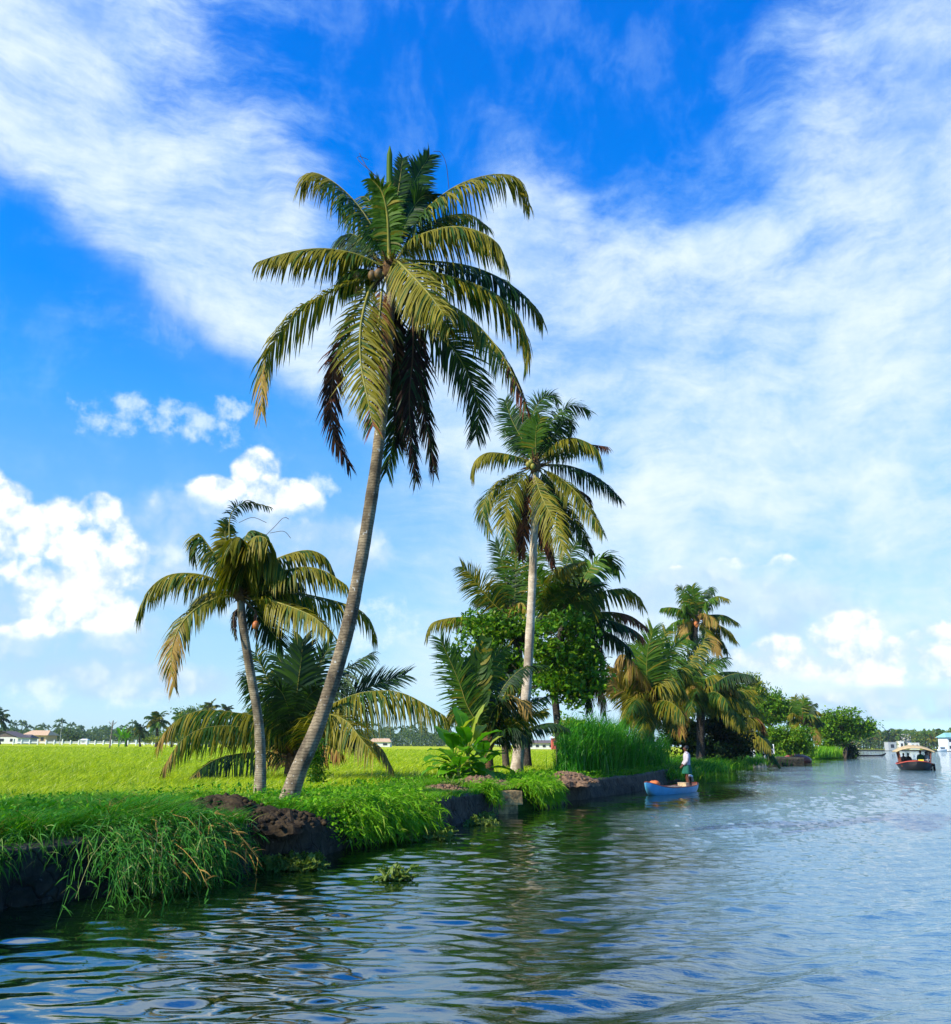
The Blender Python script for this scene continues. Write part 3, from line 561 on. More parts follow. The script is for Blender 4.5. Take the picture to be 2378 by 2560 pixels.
blades(mb, P_, 2.3, .09, rs, lean=.18, per=2, spread=.2, wind=(.06, 0)); tag(mb.build('tall_point_grass', 'bank2'), 'bright tall grass on the tip of the point', 'grass', kind='stuff')
# grass tussocks over the water by the man
mb = MB()
for (a, b, d_, s_) in [(1755, 1905, 66, 1.3), (1785, 1908, 76, 1.2), (1700, 1925, 52, .9), (1830, 1900, 82, 1.4), (1870, 1900, 90, 1.4)]:
    c = np.array([bankx(d_) - .3, d_, .1]); P_ = c + rs.normal(0, 1, (900, 3)) * [.8 * s_, 1.6 * s_, .1] + np.array([0, 0, .1]); P_[:, 2] = .08 + .3 * rs.rand(900)
    blades(mb, P_, .75 * s_, .035, rs, lean=.6, per=2, spread=.1, mi=(rs.rand(1800) < .35).astype(int))
tag(mb.build('shore_tussocks', ['bank', 'bank2']), 'arching grass tussocks leaning over the water past the boat', 'grass', kind='stuff')
# ------------------------------------------------------------------ fronds and palms
Z = np.array([0, 0, 1.0])
PM = ['green', 'olive', 'young', 'dark', 'dead', 'tan', 'black', 'rachis', 'rachis_b']
PI_ = {k: i for i, k in enumerate(PM)}
def frond_mb(mb, pts, ll, mats, rs, n=90, droop=0.5, face=0.0, width=0.05, tipmat=None, bare=0.12, ragged=0.12, rad=0.028, fwd=0.45, dens=1.0, dry=False, fused=0.0, droptip=0.3):
    pts = np.asarray(pts, float); K = 48; P = catmull(pts, K); T = nrm(np.gradient(P, axis=0))
    L = np.linalg.norm(np.diff(P, axis=0), axis=1).sum()
    h = P[-1] - P[0]; h[2] = 0
    if np.linalg.norm(h) < 0.25 * L: h = h + np.array([0, -0.3, 0]) * L
    S0 = nrm(np.cross(nrm(h), Z)); view = nrm(P.mean(0) - np.array([0, 0, H])); Sf = nrm(np.cross(T, view)); 
    Sf = Sf * np.sign((Sf @ S0) + 1e-6)[:, None]
    S = nrm((1 - face) * S0[None] + face * Sf); S = nrm(S - T * np.sum(S * T, 1)[:, None])
    tube(mb, P[::2], np.linspace(rad, rad * 0.18, len(P[::2])), 5, PI_['rachis_b'] if dry else PI_['rachis'])
    n = max(8, int(n * dens)); t = np.repeat(np.linspace(bare, 0.995, n), 2) + rs.uniform(-0.3, 0.3, 2 * n) / n; t = np.clip(t, bare, 1)
    side = np.tile([1.0, -1.0], n); keep = rs.rand(2 * n) > 0.04 + ragged * 0.35 * (np.sin(t * 40 + side * 2) > 0.82); t = t[keep]; side = side[keep]; N = len(t)
    x = t * (K - 1); i = np.minimum(x.astype(int), K - 2); u = (x - i)[:, None]
    p = P[i] * (1 - u) + P[i + 1] * u; tt = nrm(T[i] * (1 - u) + T[i + 1] * u); ss = nrm(S[i] * (1 - u) + S[i + 1] * u)
    prof = np.clip(np.minimum(0.35 + (t - bare) * 3.0, 1.0), 0, 1) * np.clip(1.0 - np.maximum(t - 0.6, 0) * 1.25, 0.35, 1)
    ln = ll * prof * rs.uniform(0.72, 1.14, N)
    wob = np.sin(t * 23 + side) * ragged * 0.6
    b = (fwd + 0.75 * t ** 2) * (1 - .5 * droop) + wob + rs.normal(0, ragged * 0.8, N)
    a = np.clip(0.95 - 0.35 * t, 0.3, 1)
    nup = nrm(np.cross(ss, tt)); nup = nup * np.sign(nup[:, 2:3] + 1e-6)
    d = nrm(ss * (side * a)[:, None] + tt * b[:, None] - Z * (droop * 0.95) + nup * 0.15 * (1 - droop) + rs.normal(0, ragged * 0.7, (N, 3)))
    Kp = 4; cl = np.zeros((N, Kp, 3)); cl[:, 0] = p; dd = d.copy()
    for k in range(1, Kp):
        cl[:, k] = cl[:, k - 1] + dd * (ln / (Kp - 1))[:, None]
        dd = nrm(dd - Z * (droop * 0.75 + droptip * 0.3) * (1 if k > 0 else 0) + tt * 0.03)
    wv = tt[:, None] * np.ones((1, Kp, 1)); dl = nrm(np.gradient(cl, axis=1)); wv = nrm(wv - dl * np.sum(wv * dl, 2)[..., None] + rs.normal(0, 0.15, (N, 1, 3)))
    w = width * (1 + fused * 2) * prof[:, None] ** 0.5 * np.array([0.75, 1.0, 0.72, 0.08])[None] * rs.uniform(0.8, 1.25, (N, 1))
    names = list(mats); pr = np.array([mats[k] for k in names], float); pr /= pr.sum()
    mi = np.array([PI_[names[q]] for q in rs.choice(len(names), N, p=pr)])
    if tipmat:
        mk = rs.rand(N) < np.clip((t - tipmat[1]) * 5, 0, 0.9); mi[mk] = PI_[tipmat[0]]
    strips(mb, cl, wv, w, mi)

def trunk(mb, pts, r0, r1, n=120, sides=14, mi=0, flare=0.35, ring=0.16, lean=0):
    P = catmull(pts, n); L = np.concatenate([[0], np.cumsum(np.linalg.norm(np.diff(P, axis=0), axis=1))]); t = L / L[-1]
    r = r0 + (r1 - r0) * t ** 0.7; r = r * (1 + flare * np.exp(-L / 0.45)) * (1 + 0.035 * (1 - (L / ring) % 1.0)) * (1 + 0.03 * np.sin(L * 2.3) + 0.02 * np.sin(L * 5.1 + 1))
    tube(mb, P, r, sides, mi)

class Zm:
    def __init__(s, x0, y0, k): s.x0, s.y0, s.k = x0, y0, k
    def __call__(s, pts): return [(s.x0 + x * s.k, s.y0 + y * s.k) for x, y in pts]
def lift(px, D, dd=0.0, base_dd=0.0):
    px = list(px); a = np.asarray(px, float); L = np.concatenate([[0], np.cumsum(np.hypot(*np.diff(a, axis=0).T))]); t = L / L[-1]
    return np.array([at(x, y, D + base_dd + dd * q) for (x, y), q in zip(px, t)])

MIX = {'g': {'green': 1, 'olive': .22}, 'o': {'olive': 1, 'green': .22}, 'm': {'green': .5, 'olive': .6}, 'y': {'young': 1, 'olive': .15}, 'k': {'dark': 1, 'green': .3},
       'd': {'dead': 1, 'black': .5}, 'b': {'black': 1, 'dark': .6}, 't': {'tan': .7, 'olive': .6}, 'r': {'dead': .5, 'tan': .5, 'olive': .3}, 'w': {'dark': .6, 'green': 1}}
def palm(label, D, zm, trunk_px, r0, r1, fronds, ll, bark, seed, basez=None, width=0.05, group=None, nuts=(), extra=0, extra_len=3.0, n=90, name='coconut_palm', spear=None, base_dd=0.0, fibre=0.28, nutmat='nutg'):
    rs = np.random.RandomState(seed)
    tp = lift(zm(trunk_px), D) if trunk_px is not None else None
    base = tp[0] if tp is not None else lift(zm([fronds[0][0][0], fronds[0][0][1]]), D)[0]
    o = np.array(base); o[2] = basez if basez is not None else o[2]
    r = root(name, o, label, 'palm tree', group)
    top = tp[-1] if tp is not None else base
    if tp is not None:
        mb = MB(); tp[0, 2] = min(tp[0, 2], o[2] - 0.1); trunk(mb, tp, r0, r1); mb.build('trunk', bark, r)
    for spec in fronds:
        pts, dd, mx, droop, face = spec[:5]; kw = dict(spec[5]) if len(spec) > 5 else {}
        P3 = lift(zm(pts), D, dd); 
        if kw.pop('root', True) and tp is not None and np.linalg.norm(P3[0] - top) < 1.2:
            P3 = np.vstack([top + (P3[0] - top) * 0.15, P3[0] + (P3[1] - P3[0]) * 0.08, P3[1:]])
        mb = MB(); k = kw.pop('ll', ll); nn = kw.pop('n', n); w = kw.pop('w', width)
        frond_mb(mb, P3, k, MIX[mx], rs, n=nn, droop=droop, face=face, width=w, dry=mx in 'db', **kw)
        fo = mb.build('frond', PM, r)
        if mx in 'db': fo['label'] = 'withered brown hanging frond'
    for q in range(extra):
        mb = MB(); rfrond(mb, top, rs.uniform(0, 2 * math.pi), rs.uniform(-0.3, 1.1), extra_len * rs.uniform(0.7, 1.1), ll, rs, width, n, rs.choice(['g', 'm', 'o', 'k']))
        mb.build('frond', PM, r)
    if fibre:
        mb = MB(); q = np.arange(60); d = nrm(rs.normal(size=(60, 3)) * [1, 1, 0.6] + [0, 0, 0.5]); Cn = top + np.linspace(0, 1, 3)[None, :, None] * d[:, None] * fibre * 2 * rs.uniform(0.6, 1.3, (60, 1, 1))
        strips(mb, Cn, nrm(np.cross(d, rs.normal(size=(60, 3)))), np.array([[0.10, 0.07, 0.01]]) * np.ones((60, 1)) * fibre * 3)
        ball(mb, top, fibre * 0.75, 0, 10, 7, (1, 1, 1.3), 0.15, rs); mb.build('crown_fibre', 'fibre', r)
    for (x, y, rr, dd) in nuts:
        mb = MB(); c = at(*zm([(x, y)])[0], D + dd); ball(mb, c, rr, 0, 12, 9, (0.9, 0.9, 1.15)); 
        mb.build('coconut', nutmat, r)
    return r

def rfrond(mb, top, azm, elv, L, ll, rs, width, n, mx, droop=None, curl=1.0):
    K = 8; d = np.array([math.cos(azm) * math.cos(elv), math.sin(azm) * math.cos(elv), math.sin(elv)]); p = np.array(top, float); pts = [p]
    for k in range(K):
        p = p + d * L / K; pts.append(p); d = nrm(d - Z * 0.20 * curl * (0.5 + k / K) * (1 if elv > -0.6 else 0.5))
    dr = droop if droop is not None else (0.25 if elv > 0.9 else 0.6)
    frond_mb(mb, pts, ll, MIX[mx], rs, n=n, droop=dr, width=width, rad=0.006 * L, dry=mx in 'db')

# --- the tall leaning palm
z1 = Zm(600, 340, 0.4525)
D1 = 17.6
F1 = [
 ([(800,700),(750,540),(650,380),(520,255),(395,200),(338,270)], .6, 'g', .75, .1, {'ll': 1.0, 'tipmat': ('olive', .6)}),
 ([(825,660),(815,440),(785,310),(725,235)], -.5, 'y', .35, .6, {'ll': .45, 'rad': .05, 'w': .06}),
 ([(840,660),(855,450),(880,270),(900,125)], .5, 'w', .2, .9, {'ll': .40, 'bare': .35, 'w': .06}),
 ([(845,670),(900,450),(960,260),(1050,105)], .8, 'w', .15, .9, {'ll': .62, 'bare': .3, 'w': .065}),
 ([(850,670),(900,500),(1000,340),(1090,330)], .4, 'w', .35, .6, {'ll': .6, 'bare': .25}),
 ([(830,660),(780,520),(730,380),(690,330)], .9, 'g', .5, .6, {'ll': .7}),
 ([(880,670),(1000,440),(1180,285),(1380,215),(1530,235),(1600,385)], .8, 'g', .75, .15, {'ll': .95, 'tipmat': ('olive', .35)}),
 ([(900,640),(1050,480),(1250,430),(1370,500)], 1.6, 'm', .8, .1, {'ll': .7}),
 ([(870,680),(960,565),(1150,503),(1300,520),(1420,590),(1472,695)], -.7, 'o', .8, .1, {'ll': .95}),
 ([(822,690),(865,688),(955,775),(1050,880),(1130,990)], -2.0, 'o', .45, .75, {'ll': .95, 'rad': .035, 'bare': .03}),
 ([(830,700),(900,760),(1010,880),(1110,1010),(1160,1060)], -1.2, 'o', .7, .3, {'ll': .9}),
 ([(880,690),(1100,695),(1300,728),(1480,810),(1620,930),(1675,1020)], 1.4, 'k', .85, .15, {'ll': .85, 'tipmat': ('olive', .75)}),
 ([(880,720),(1100,760),(1300,820),(1450,900),(1560,1050),(1592,1170),(1580,1255)], .3, 'm', .75, .1, {'ll': .95, 'tipmat': ('dead', .9)}),
 ([(860,760),(1050,870),(1250,990),(1400,1140),(1500,1300),(1580,1480)], -1.3, 'o', .75, .3, {'ll': .85, 'tipmat': ('dead', .72)}),
 ([(790,720),(650,655),(500,625),(380,625),(240,650),(112,690)], -.2, 'm', .8, .12, {'ll': .85, 'tipmat': ('olive', .3)}),
 ([(790,770),(640,800),(500,860),(330,970),(200,1120),(130,1270),(120,1520)], -.8, 'o', .55, .4, {'ll': .9, 'tipmat': ('tan', .7)}),
 ([(790,760),(680,740),(600,770),(545,850)], .6, 'g', .7, .3, {'ll': .7}),
 ([(780,710),(700,600),(620,540),(560,560),(540,610)], 1.4, 'k', .9, .2, {'ll': .9}),
 ([(790,780),(680,900),(590,1050),(525,1250),(505,1500),(530,1680),(605,1820)], .3, 'd', .3, .7, {'ll': .62, 'bare': .25, 'w': .035, 'ragged': .2, 'n': 140, 'fwd': .9}),
 ([(750,800),(705,880),(668,1050),(668,1250),(705,1450),(735,1600)], -1.7, 'o', .25, .95, {'ll': .9, 'rad': .04, 'n': 110, 'tipmat': ('dead', .88)}),
 ([(790,820),(770,1000),(740,1250),(770,1500)], -1.1, 'r', .45, .7, {'ll': .7, 'w': .035}),
 ([(880,860),(950,980),(955,1200),(935,1450),(950,1700),(975,1910)], .6, 'b', .25, .8, {'ll': .62, 'bare': .2, 'w': .035, 'ragged': .22, 'n': 150, 'fwd': 1.1}),
 ([(890,860),(975,1000),(1000,1250),(1010,1500),(1050,1700),(1075,1860)], .9, 'b', .25, .8, {'ll': .62, 'bare': .2, 'w': .035, 'ragged': .22, 'n': 150, 'fwd': 1.1}),
 ([(870,840),(960,1000),(1060,1080),(1180,1180),(1270,1340),(1320,1500),(1305,1660)], 1.3, 'k', .18, .95, {'ll': .85, 'rad': .03}),
 ([(830,880),(860,1100),(880,1350),(860,1600),(810,1860)], 1.6, 'k', .3, .8, {'ll': .8}),
 ([(820,880),(850,1050),(870,1250),(900,1450),(880,1700)], 1.2, 'b', .5, .7, {'ll': .65}),
]
p1 = palm('tallest coconut palm on a long leaning grey trunk at the bank edge', D1, z1, [((x-600)/.4525, (y-340)/.4525) for x, y in [(712,2005),(745,1930),(800,1800),(862,1600),(900,1420),(928,1250),(948,1100),(962,960),(972,820),(978,720),(975,672)]],
     .155, .102, F1, .85, 'bark', 11, basez=.66, width=.042,
     nuts=[(730,770,.10,-.2),(765,760,.10,-.25),(650,775,.10,-.1),(655,855,.10,.1),(862,978,.10,.3)], n=125, fibre=.22, nutmat='nut')
mb = MB(); sp = lift(z1([(835,680),(832,400),(826,200),(828,55)]), D1, 0); tube(mb, catmull(sp, 14), np.interp(np.linspace(0, 1, 14), [0, .55, .6, .95, 1], [.05, .03, .075, .06, .01]), 6, 0); mb.build('spear_leaf', 'young', p1)
for pts in ([(840,640),(845,450),(830,300),(870,255),(790,290)], [(820,300),(740,210),(660,140),(650,110),(710,130)], [(1070,85),(1110,90),(1140,160),(1155,290)], [(830,270),(760,230),(700,170),(660,95)]):
    mb = MB(); tube(mb, catmull(lift(z1(pts), D1, .3), 16), .007, 4, 0); mb.build('dry_strand', 'rachis_b', p1)

# --- the short windswept palm to its left
z2 = Zm(320, 1220, 0.4329); D2 = 20.3
F2 = [
 ([(620,600),(480,520),(350,493),(220,510),(120,590),(70,700),(62,758)], -.3, 'm', .85, .1, {'ll': .75}),
 ([(620,620),(500,640),(390,700),(300,800),(255,930),(252,1050),(265,1145)], -.9, 'o', .55, .45, {'ll': .7, 'tipmat': ('tan', .45)}),
 ([(610,600),(480,600),(400,640),(380,700)], .8, 'o', .8, .2, {'ll': .6}),
 ([(630,580),(560,460),(470,340),(405,262),(372,330),(385,420)], .2, 'm', .8, .2, {'ll': .6}),
 ([(640,570),(600,420),(585,250),(600,140),(680,85),(820,110)], .4, 'k', .5, .5, {'ll': .34, 'bare': .55, 'dens': .5, 'w': .03}),
 ([(640,570),(620,430),(580,340),(560,260),(580,210)], .3, 'o', .5, .6, {'ll': .5, 'w': .06}),
 ([(650,570),(670,400),(720,290),(790,285),(810,330)], -.6, 'o', 1.0, .3, {'ll': .9, 'w': .06}),
 ([(650,570),(640,420),(660,300),(610,290),(590,350)], -.8, 'o', 1.0, .3, {'ll': .9, 'w': .06}),
 ([(660,570),(690,430),(760,360),(850,400),(900,480)], -.3, 'm', 1.0, .2, {'ll': .85, 'w': .055}),
 ([(660,580),(720,480),(800,420),(900,480),(930,560)], .4, 'k', 1.0, .2, {'ll': .8}),
 ([(660,580),(700,500),(740,420),(800,350)], .7, 'k', .9, .3, {'ll': .8}),
 ([(650,560),(660,380),(700,250),(800,270)], .2, 'g', .9, .3, {'ll': .6}),
 ([(680,570),(800,450),(900,392),(1040,360),(1140,400),(1190,490)], .2, 'o', .7, .15, {'ll': .65}),
 ([(690,590),(850,500),(1000,458),(1130,478),(1262,560)], -.3, 'o', .8, .1, {'ll': .75}),
 ([(690,600),(800,540),(920,520),(1000,560)], .8, 'k', .9, .1, {'ll': .8}),
 ([(690,610),(900,592),(1050,620),(1200,655),(1330,700),(1400,770),(1430,870)], .7, 'm', .7, .2, {'ll': .8, 'tipmat': ('olive', .5)}),
 ([(690,620),(830,600),(980,640),(1080,700)], 1.0, 'k', .9, .1, {'ll': .85}),
 ([(700,640),(800,645),(950,690),(1080,750),(1165,830)], -1.0, 'o', .55, .55, {'ll': .75}),
 ([(690,660),(760,740),(830,830),(890,910)], .9, 'k', .3, .8, {'ll': .6}),
 ([(650,680),(618,720),(612,790),(628,870)], -.2, 'b', .8, .5, {'ll': .2, 'dens': .5, 'w': .02}),
 ([(690,670),(740,720),(740,820),(745,870)], -.2, 'b', .8, .5, {'ll': .15, 'dens': .4, 'w': .02}),
]
p2 = palm('short windswept coconut palm left of the leaning trunk, one orange nut', D2, z2,
     [(765,1750),(766,1600),(762,1450),(748,1300),(715,1110),(680,900),(660,760),(650,620)], .118, .088, F2, .7, 'bark4', 22, basez=.68, width=.036, nuts=[(738,792,.085,-.2)], nutmat='nuto', n=100, fibre=.2)
for pts in ([(790,280),(850,220),(900,170),(930,180)], [(820,260),(900,250),(940,290)], [(640,200),(720,170),(800,200)]):
    mb = MB(); tube(mb, catmull(lift(z2(pts), D2, .1), 10), .006, 4, 0); mb.build('dry_strand', 'rachis_b', p2)

# --- the stemless young palm behind them
D3 = 32.0
F3 = [
 ([(950,1560),(900,1420),(790,1335),(600,1295),(430,1285),(300,1330),(220,1400),(178,1465)], -1.5, 'm', .8, .1, {'tipmat': ('tan', .8)}),
 ([(950,1570),(860,1430),(700,1388),(540,1375),(400,1400),(290,1480),(205,1615)], -2.5, 'm', .85, .1, {'tipmat': ('tan', .78), 'll': 1.2}),
 ([(950,1590),(820,1525),(700,1530),(560,1550),(450,1600),(370,1680),(358,1745)], -3.0, 'k', .6, .35, {'tipmat': ('tan', .75), 'll': 1.1}),
 ([(960,1560),(1050,1340),(1180,1250),(1320,1190),(1480,1170),(1600,1190),(1720,1250),(1830,1315)], -1.0, 'm', .95, .12, {'ll': 1.7, 'n': 130}),
 ([(960,1560),(1000,1420),(1120,1300),(1300,1200),(1450,1130),(1600,1080)], 1.2, 'k', .1, .8, {'ll': 1.1}),
 ([(970,1570),(1050,1390),(1150,1310),(1260,1345),(1340,1440),(1420,1540)], -3.0, 'o', .55, .6, {'ll': 1.35}),
 ([(980,1570),(1100,1420),(1300,1430),(1450,1490),(1525,1615)], -1.0, 'k', .8, .15, {'ll': .8, 'tipmat': ('tan', .6)}),
 ([(960,1560),(945,1250),(905,1050),(860,965)], .5, 'w', .15, .9, {'ll': 1.0}),
 ([(955,1560),(975,1200),(1000,1000),(1010,880)], -.3, 'k', .15, 1, {'ll': 1.1, 'w': .11}),
 ([(960,1560),(1020,1250),(1090,1050),(1180,890)], .4, 'w', .25, .8, {'ll': 1.2}),
 ([(965,1560),(1080,1260),(1230,1070),(1395,960)], .8, 'k', .5, .4, {'ll': 1.2}),
 ([(950,1560),(890,1280),(800,1090),(735,950)], .6, 'g', .35, .6, {'ll': 1.2}),
 ([(945,1560),(850,1330),(740,1160),(680,1090)], -.5, 'w', .6, .4, {'ll': 1.1}),
 ([(955,1560),(940,1350),(900,1200),(840,1130)], -1.2, 'k', .5, .7, {'ll': 1.2}),
 ([(960,1560),(990,1350),(1040,1210),(1110,1150)], -1.0, 'k', .5, .7, {'ll': 1.2}),
 ([(960,1570),(1040,1500),(1130,1480),(1230,1530)], -1.5, 'r', .9, .3, {'ll': .9}),
 ([(950,1580),(880,1500),(820,1450),(760,1470)], 1.5, 't', .9, .3, {'ll': 1.0}),
]
p3 = palm('stemless young palm with wide arching fronds behind the crossing trunks', D3, z2, [(960,1640),(962,1560)], .3, .28, F3, 1.25, 'fibre', 33, basez=.5, width=.052, n=115, fibre=.4)

# --- the second tall palm
z3 = Zm(1040, 960, 0.3247); z4 = Zm(1040, 1400, 0.3247); D4 = 41.5
F4 = [
 ([(895,580),(820,430),(740,280),(688,125)], .5, 'w', .25, .9, {'ll': 1.0}),
 ([(920,560),(905,360),(905,230),(960,130),(1050,85),(1095,140)], .8, 'w', .3, .7, {'ll': .9}),
 ([(925,560),(922,430),(930,330),(955,265)], -.3, 'y', .2, .9, {'ll': .9, 'w': .10}),
 ([(940,560),(1010,350),(1090,240),(1200,165),(1330,205)], .8, 'w', .4, .5, {'ll': 1.1}),
 ([(945,560),(1060,400),(1150,280),(1200,300),(1180,370)], -.5, 'k', .5, .5, {'ll': 1.0}),
 ([(900,570),(840,440),(800,330),(830,230)], 1.0, 'g', .4, .6, {'ll': 1.1}),
 ([(950,580),(1060,470),(1180,415),(1300,440),(1400,510),(1430,630)], -.8, 'o', .75, .2, {'ll': 1.1, 'tipmat': ('green', .7)}),
 ([(960,590),(1150,500),(1300,465),(1475,482)], 1.5, 'w', .7, .3, {'ll': .9, 'tipmat': ('dead', .7)}),
 ([(970,620),(1150,625),(1300,670),(1440,750),(1580,885)], 1.0, 'k', .7, .3, {'ll': 1.1}),
 ([(960,650),(1100,720),(1230,830),(1330,960),(1440,1145)], -1.5, 'o', .6, .5, {'ll': 1.2, 'tipmat': ('green', .85)}),
 ([(960,670),(1100,850),(1230,1050),(1300,1180),(1362,1315)], .8, 'k', .5, .6, {'ll': .9}),
 ([(920,640),(925,740),(975,880),(1040,1010),(1090,1150),(1150,1300)], -2.4, 'o', .3, 1, {'ll': 1.3, 'n': 110}),
 ([(900,640),(830,710),(750,810),(702,930),(690,1080),(725,1240)], -2.0, 'o', .35, .9, {'ll': 1.2, 'tipmat': ('green', .7)}),
 ([(880,650),(740,710),(620,790),(540,880),(520,1000),(572,1145)], -.6, 'm', .5, .5, {'ll': 1.1}),
 ([(900,610),(780,560),(640,530),(530,535),(445,610),(440,735)], -.4, 'm', .8, .15, {'ll': 1.0, 'tipmat': ('olive', .3)}),
 ([(910,640),(870,800),(840,1050),(812,1345)], .7, 'd', .4, .8, {'ll': .9}),
 ([(900,640),(830,850),(800,1050),(760,1280)], .9, 'r', .4, .8, {'ll': .8}),
 ([(930,650),(970,900),(1000,1150),(1060,1410)], .8, 'd', .5, .8, {'ll': .8}),
 ([(920,650),(950,850),(960,1050),(980,1260)], 1.2, 'b', .4, .8, {'ll': .8}),
 ([(950,660),(1060,860),(1130,1020),(1180,1180)], .9, 'k', .4, .8, {'ll': 1.1}),
 ([(970,650),(1150,760),(1320,860),(1355,940)], .9, 'b', .6, .3, {'ll': .5}),
]
t4 = [((x-1040)/.3247, (y-960)/.3247) for x, y in [(1291,1925),(1297,1871),(1306,1806),(1315,1741),(1321,1660),(1326,1562),(1331,1460),(1334,1366),(1338,1290),(1340,1210),(1338,1165)]]
p4 = palm('second tall coconut palm, pale upright trunk in front of the leafy tree', D4, z3, t4, .25, .15, F4, 1.1, 'bark2', 44, basez=.6, width=.058, n=115, fibre=.42, nuts=[(865,620,.14,-.4),(885,600,.13,-.4),(900,635,.13,-.45)], nutmat='rachis')

# --- two palms behind it
F5 = [
 ([(735,450),(600,340),(500,220),(420,120),(355,50)], -.6, 'm', .3, .8, {}),
 ([(745,440),(768,200),(765,20),(740,-130)], .3, 'y', .25, .9, {'ll': 1.2}),
 ([(740,440),(700,200),(660,0),(608,-140)], .6, 'w', .2, .9, {'ll': 1.0}),
 ([(735,470),(560,455),(400,440),(250,448),(120,490),(78,600)], -.8, 'm', .8, .2, {'ll': 1.1, 'tipmat': ('olive', .5)}),
 ([(760,430),(775,345),(825,335),(855,400)], -1.5, 't', .9, .4, {'ll': .9}),
 ([(750,430),(850,200),(900,50),(960,-80)], .6, 'g', .3, .8, {'ll': 1.3}),
 ([(740,440),(650,300),(560,260),(450,300)], .8, 'k', .8, .2, {'ll': 1.1}),
 ([(740,460),(620,400),(520,420),(440,520)], 1.0, 'k', .9, .2, {'ll': 1.1}),
 ([(745,440),(690,250),(640,180),(580,200)], .9, 'w', .7, .4, {'ll': 1.1}),
]
p5 = palm('coconut palm half hidden behind the pale trunk, fronds above the leafy tree on the left', 49, z4, [(862,1620),(850,1400),(840,1200),(815,900),(780,600),(745,455)], .2, .15, F5, 1.2, 'bark3', 55, basez=.6, width=.062, n=110, fibre=.4, extra=3, extra_len=3.2)
F6 = [
 ([(945,440),(1000,380),(1080,300),(1180,200)], -.8, 'g', .4, .7, {'root': False}),
 ([(1130,420),(1040,300),(960,180),(900,60)], -.5, 'y', .4, .7, {'ll': 1.2}),
 ([(1120,430),(1060,200),(1120,60),(1290,10)], -1.0, 'o', .8, .4, {'ll': 1.2}),
 ([(1150,420),(1250,200),(1380,20),(1480,-20),(1560,70)], .3, 'y', .45, .5, {'ll': 1.4, 'w': .1}),
 ([(1150,430),(1150,200),(1170,0),(1260,-150),(1300,-130)], 1.0, 'w', .4, .7, {'ll': 1.2}),
 ([(1160,430),(1300,300),(1450,240),(1600,225),(1690,270),(1745,350)], -.3, 'm', .6, .4, {'ll': 1.3, 'tipmat': ('olive', .6)}),
 ([(1160,440),(1350,410),(1500,400),(1650,430),(1775,515)], .3, 'm', .8, .15, {'ll': .9, 'tipmat': ('dead', .5)}),
 ([(1160,450),(1350,440),(1550,480),(1680,540),(1745,590)], -.6, 'k', .7, .3, {'ll': 1.2, 'tipmat': ('dead', .7)}),
 ([(1160,460),(1300,480),(1450,550),(1600,640),(1660,725)], .8, 'k', .6, .4, {'ll': 1.2}),
 ([(1150,470),(1300,560),(1400,680),(1445,800)], .6, 'b', .5, .5, {'ll': .9}),
 ([(1130,470),(1230,620),(1340,800),(1420,1000),(1450,1200)], -.6, 'r', .6, .4, {'ll': 1.1}),
 ([(1120,460),(1180,640),(1280,860),(1330,1050),(1330,1180)], .6, 'k', .6, .5, {'ll': 1.1}),
 ([(1140,430),(1220,300),(1300,230),(1400,200)], -.8, 'w', .5, .7, {'ll': 1.5}),
 ([(1130,430),(1180,340),(1260,320),(1380,330)], -1.2, 'g', .5, .7, {'ll': 1.5}),
 ([(1120,420),(1120,250),(1180,120),(1230,60)], .5, 'k', .5, .7, {'ll': 1.3}),
 ([(1110,430),(1000,280),(930,250)], .8, 'k', .6, .6, {'ll': 1.2}),
]
p6 = palm('coconut palm with dark trunk behind the leafy tree, fronds reaching out to the right', 45, z4, [(1118,1610),(1112,1500),(1098,1350),(1085,1200),(1070,1020),(1080,800),(1110,600),(1130,440)], .2, .14, F6, 1.2, 'bark3', 66, basez=.6, width=.062, n=110, fibre=.4, extra=2)

# --- young palm by the banana plants
F7 = [
 ([(520,1330),(400,1130),(330,930),(260,770),(188,610)], -.5, 'y', .15, 1, {'ll': 1.0, 'tipmat': ('green', .6)}),
 ([(525,1330),(450,1150),(400,1000),(330,800)], .5, 'k', .3, .9, {'ll': 1.0}),
 ([(530,1330),(450,1080),(470,850),(525,645)], .2, 'g', .05, 1, {'ll': .75, 'w': .26, 'ragged': .02, 'n': 70, 'fused': .4}),
 ([(535,1330),(500,1050),(560,840),(620,740),(720,665)], .5, 'g', .3, .8, {'ll': .8}),
 ([(540,1340),(600,1150),(720,1070),(820,1085),(868,1165)], -1.2, 'k', .5, .5, {'ll': .9, 'tipmat': ('tan', .55)}),
 ([(545,1340),(640,1040),(760,880),(860,822),(985,812)], .5, 'k', .5, .5, {'ll': .7}),
 ([(560,1380),(680,1310),(820,1230),(1000,1160)], -.8, 'm', .4, .7, {'ll': .6}),
 ([(560,1390),(780,1330),(950,1270),(1060,1256),(1165,1295)], .3, 'k', .6, .2, {'ll': .7}),
 ([(560,1360),(760,1180),(900,1100),(1000,1060)], .8, 'k', .4, .6, {'ll': .8}),
 ([(550,1350),(700,1000),(730,960),(750,980)], -.4, 'm', 1, .2, {'ll': .8}),
 ([(520,1340),(380,1180),(280,1150),(225,1250)], .6, 'm', .9, .2, {'ll': .9}),
 ([(560,1400),(660,1340),(760,1300),(850,1360)], -.6, 'k', .6, .5, {'ll': .9}),
 ([(550,1350),(600,1150),(660,1050),(700,1080)], .4, 'k', .7, .5, {'ll': 1.0}),
]
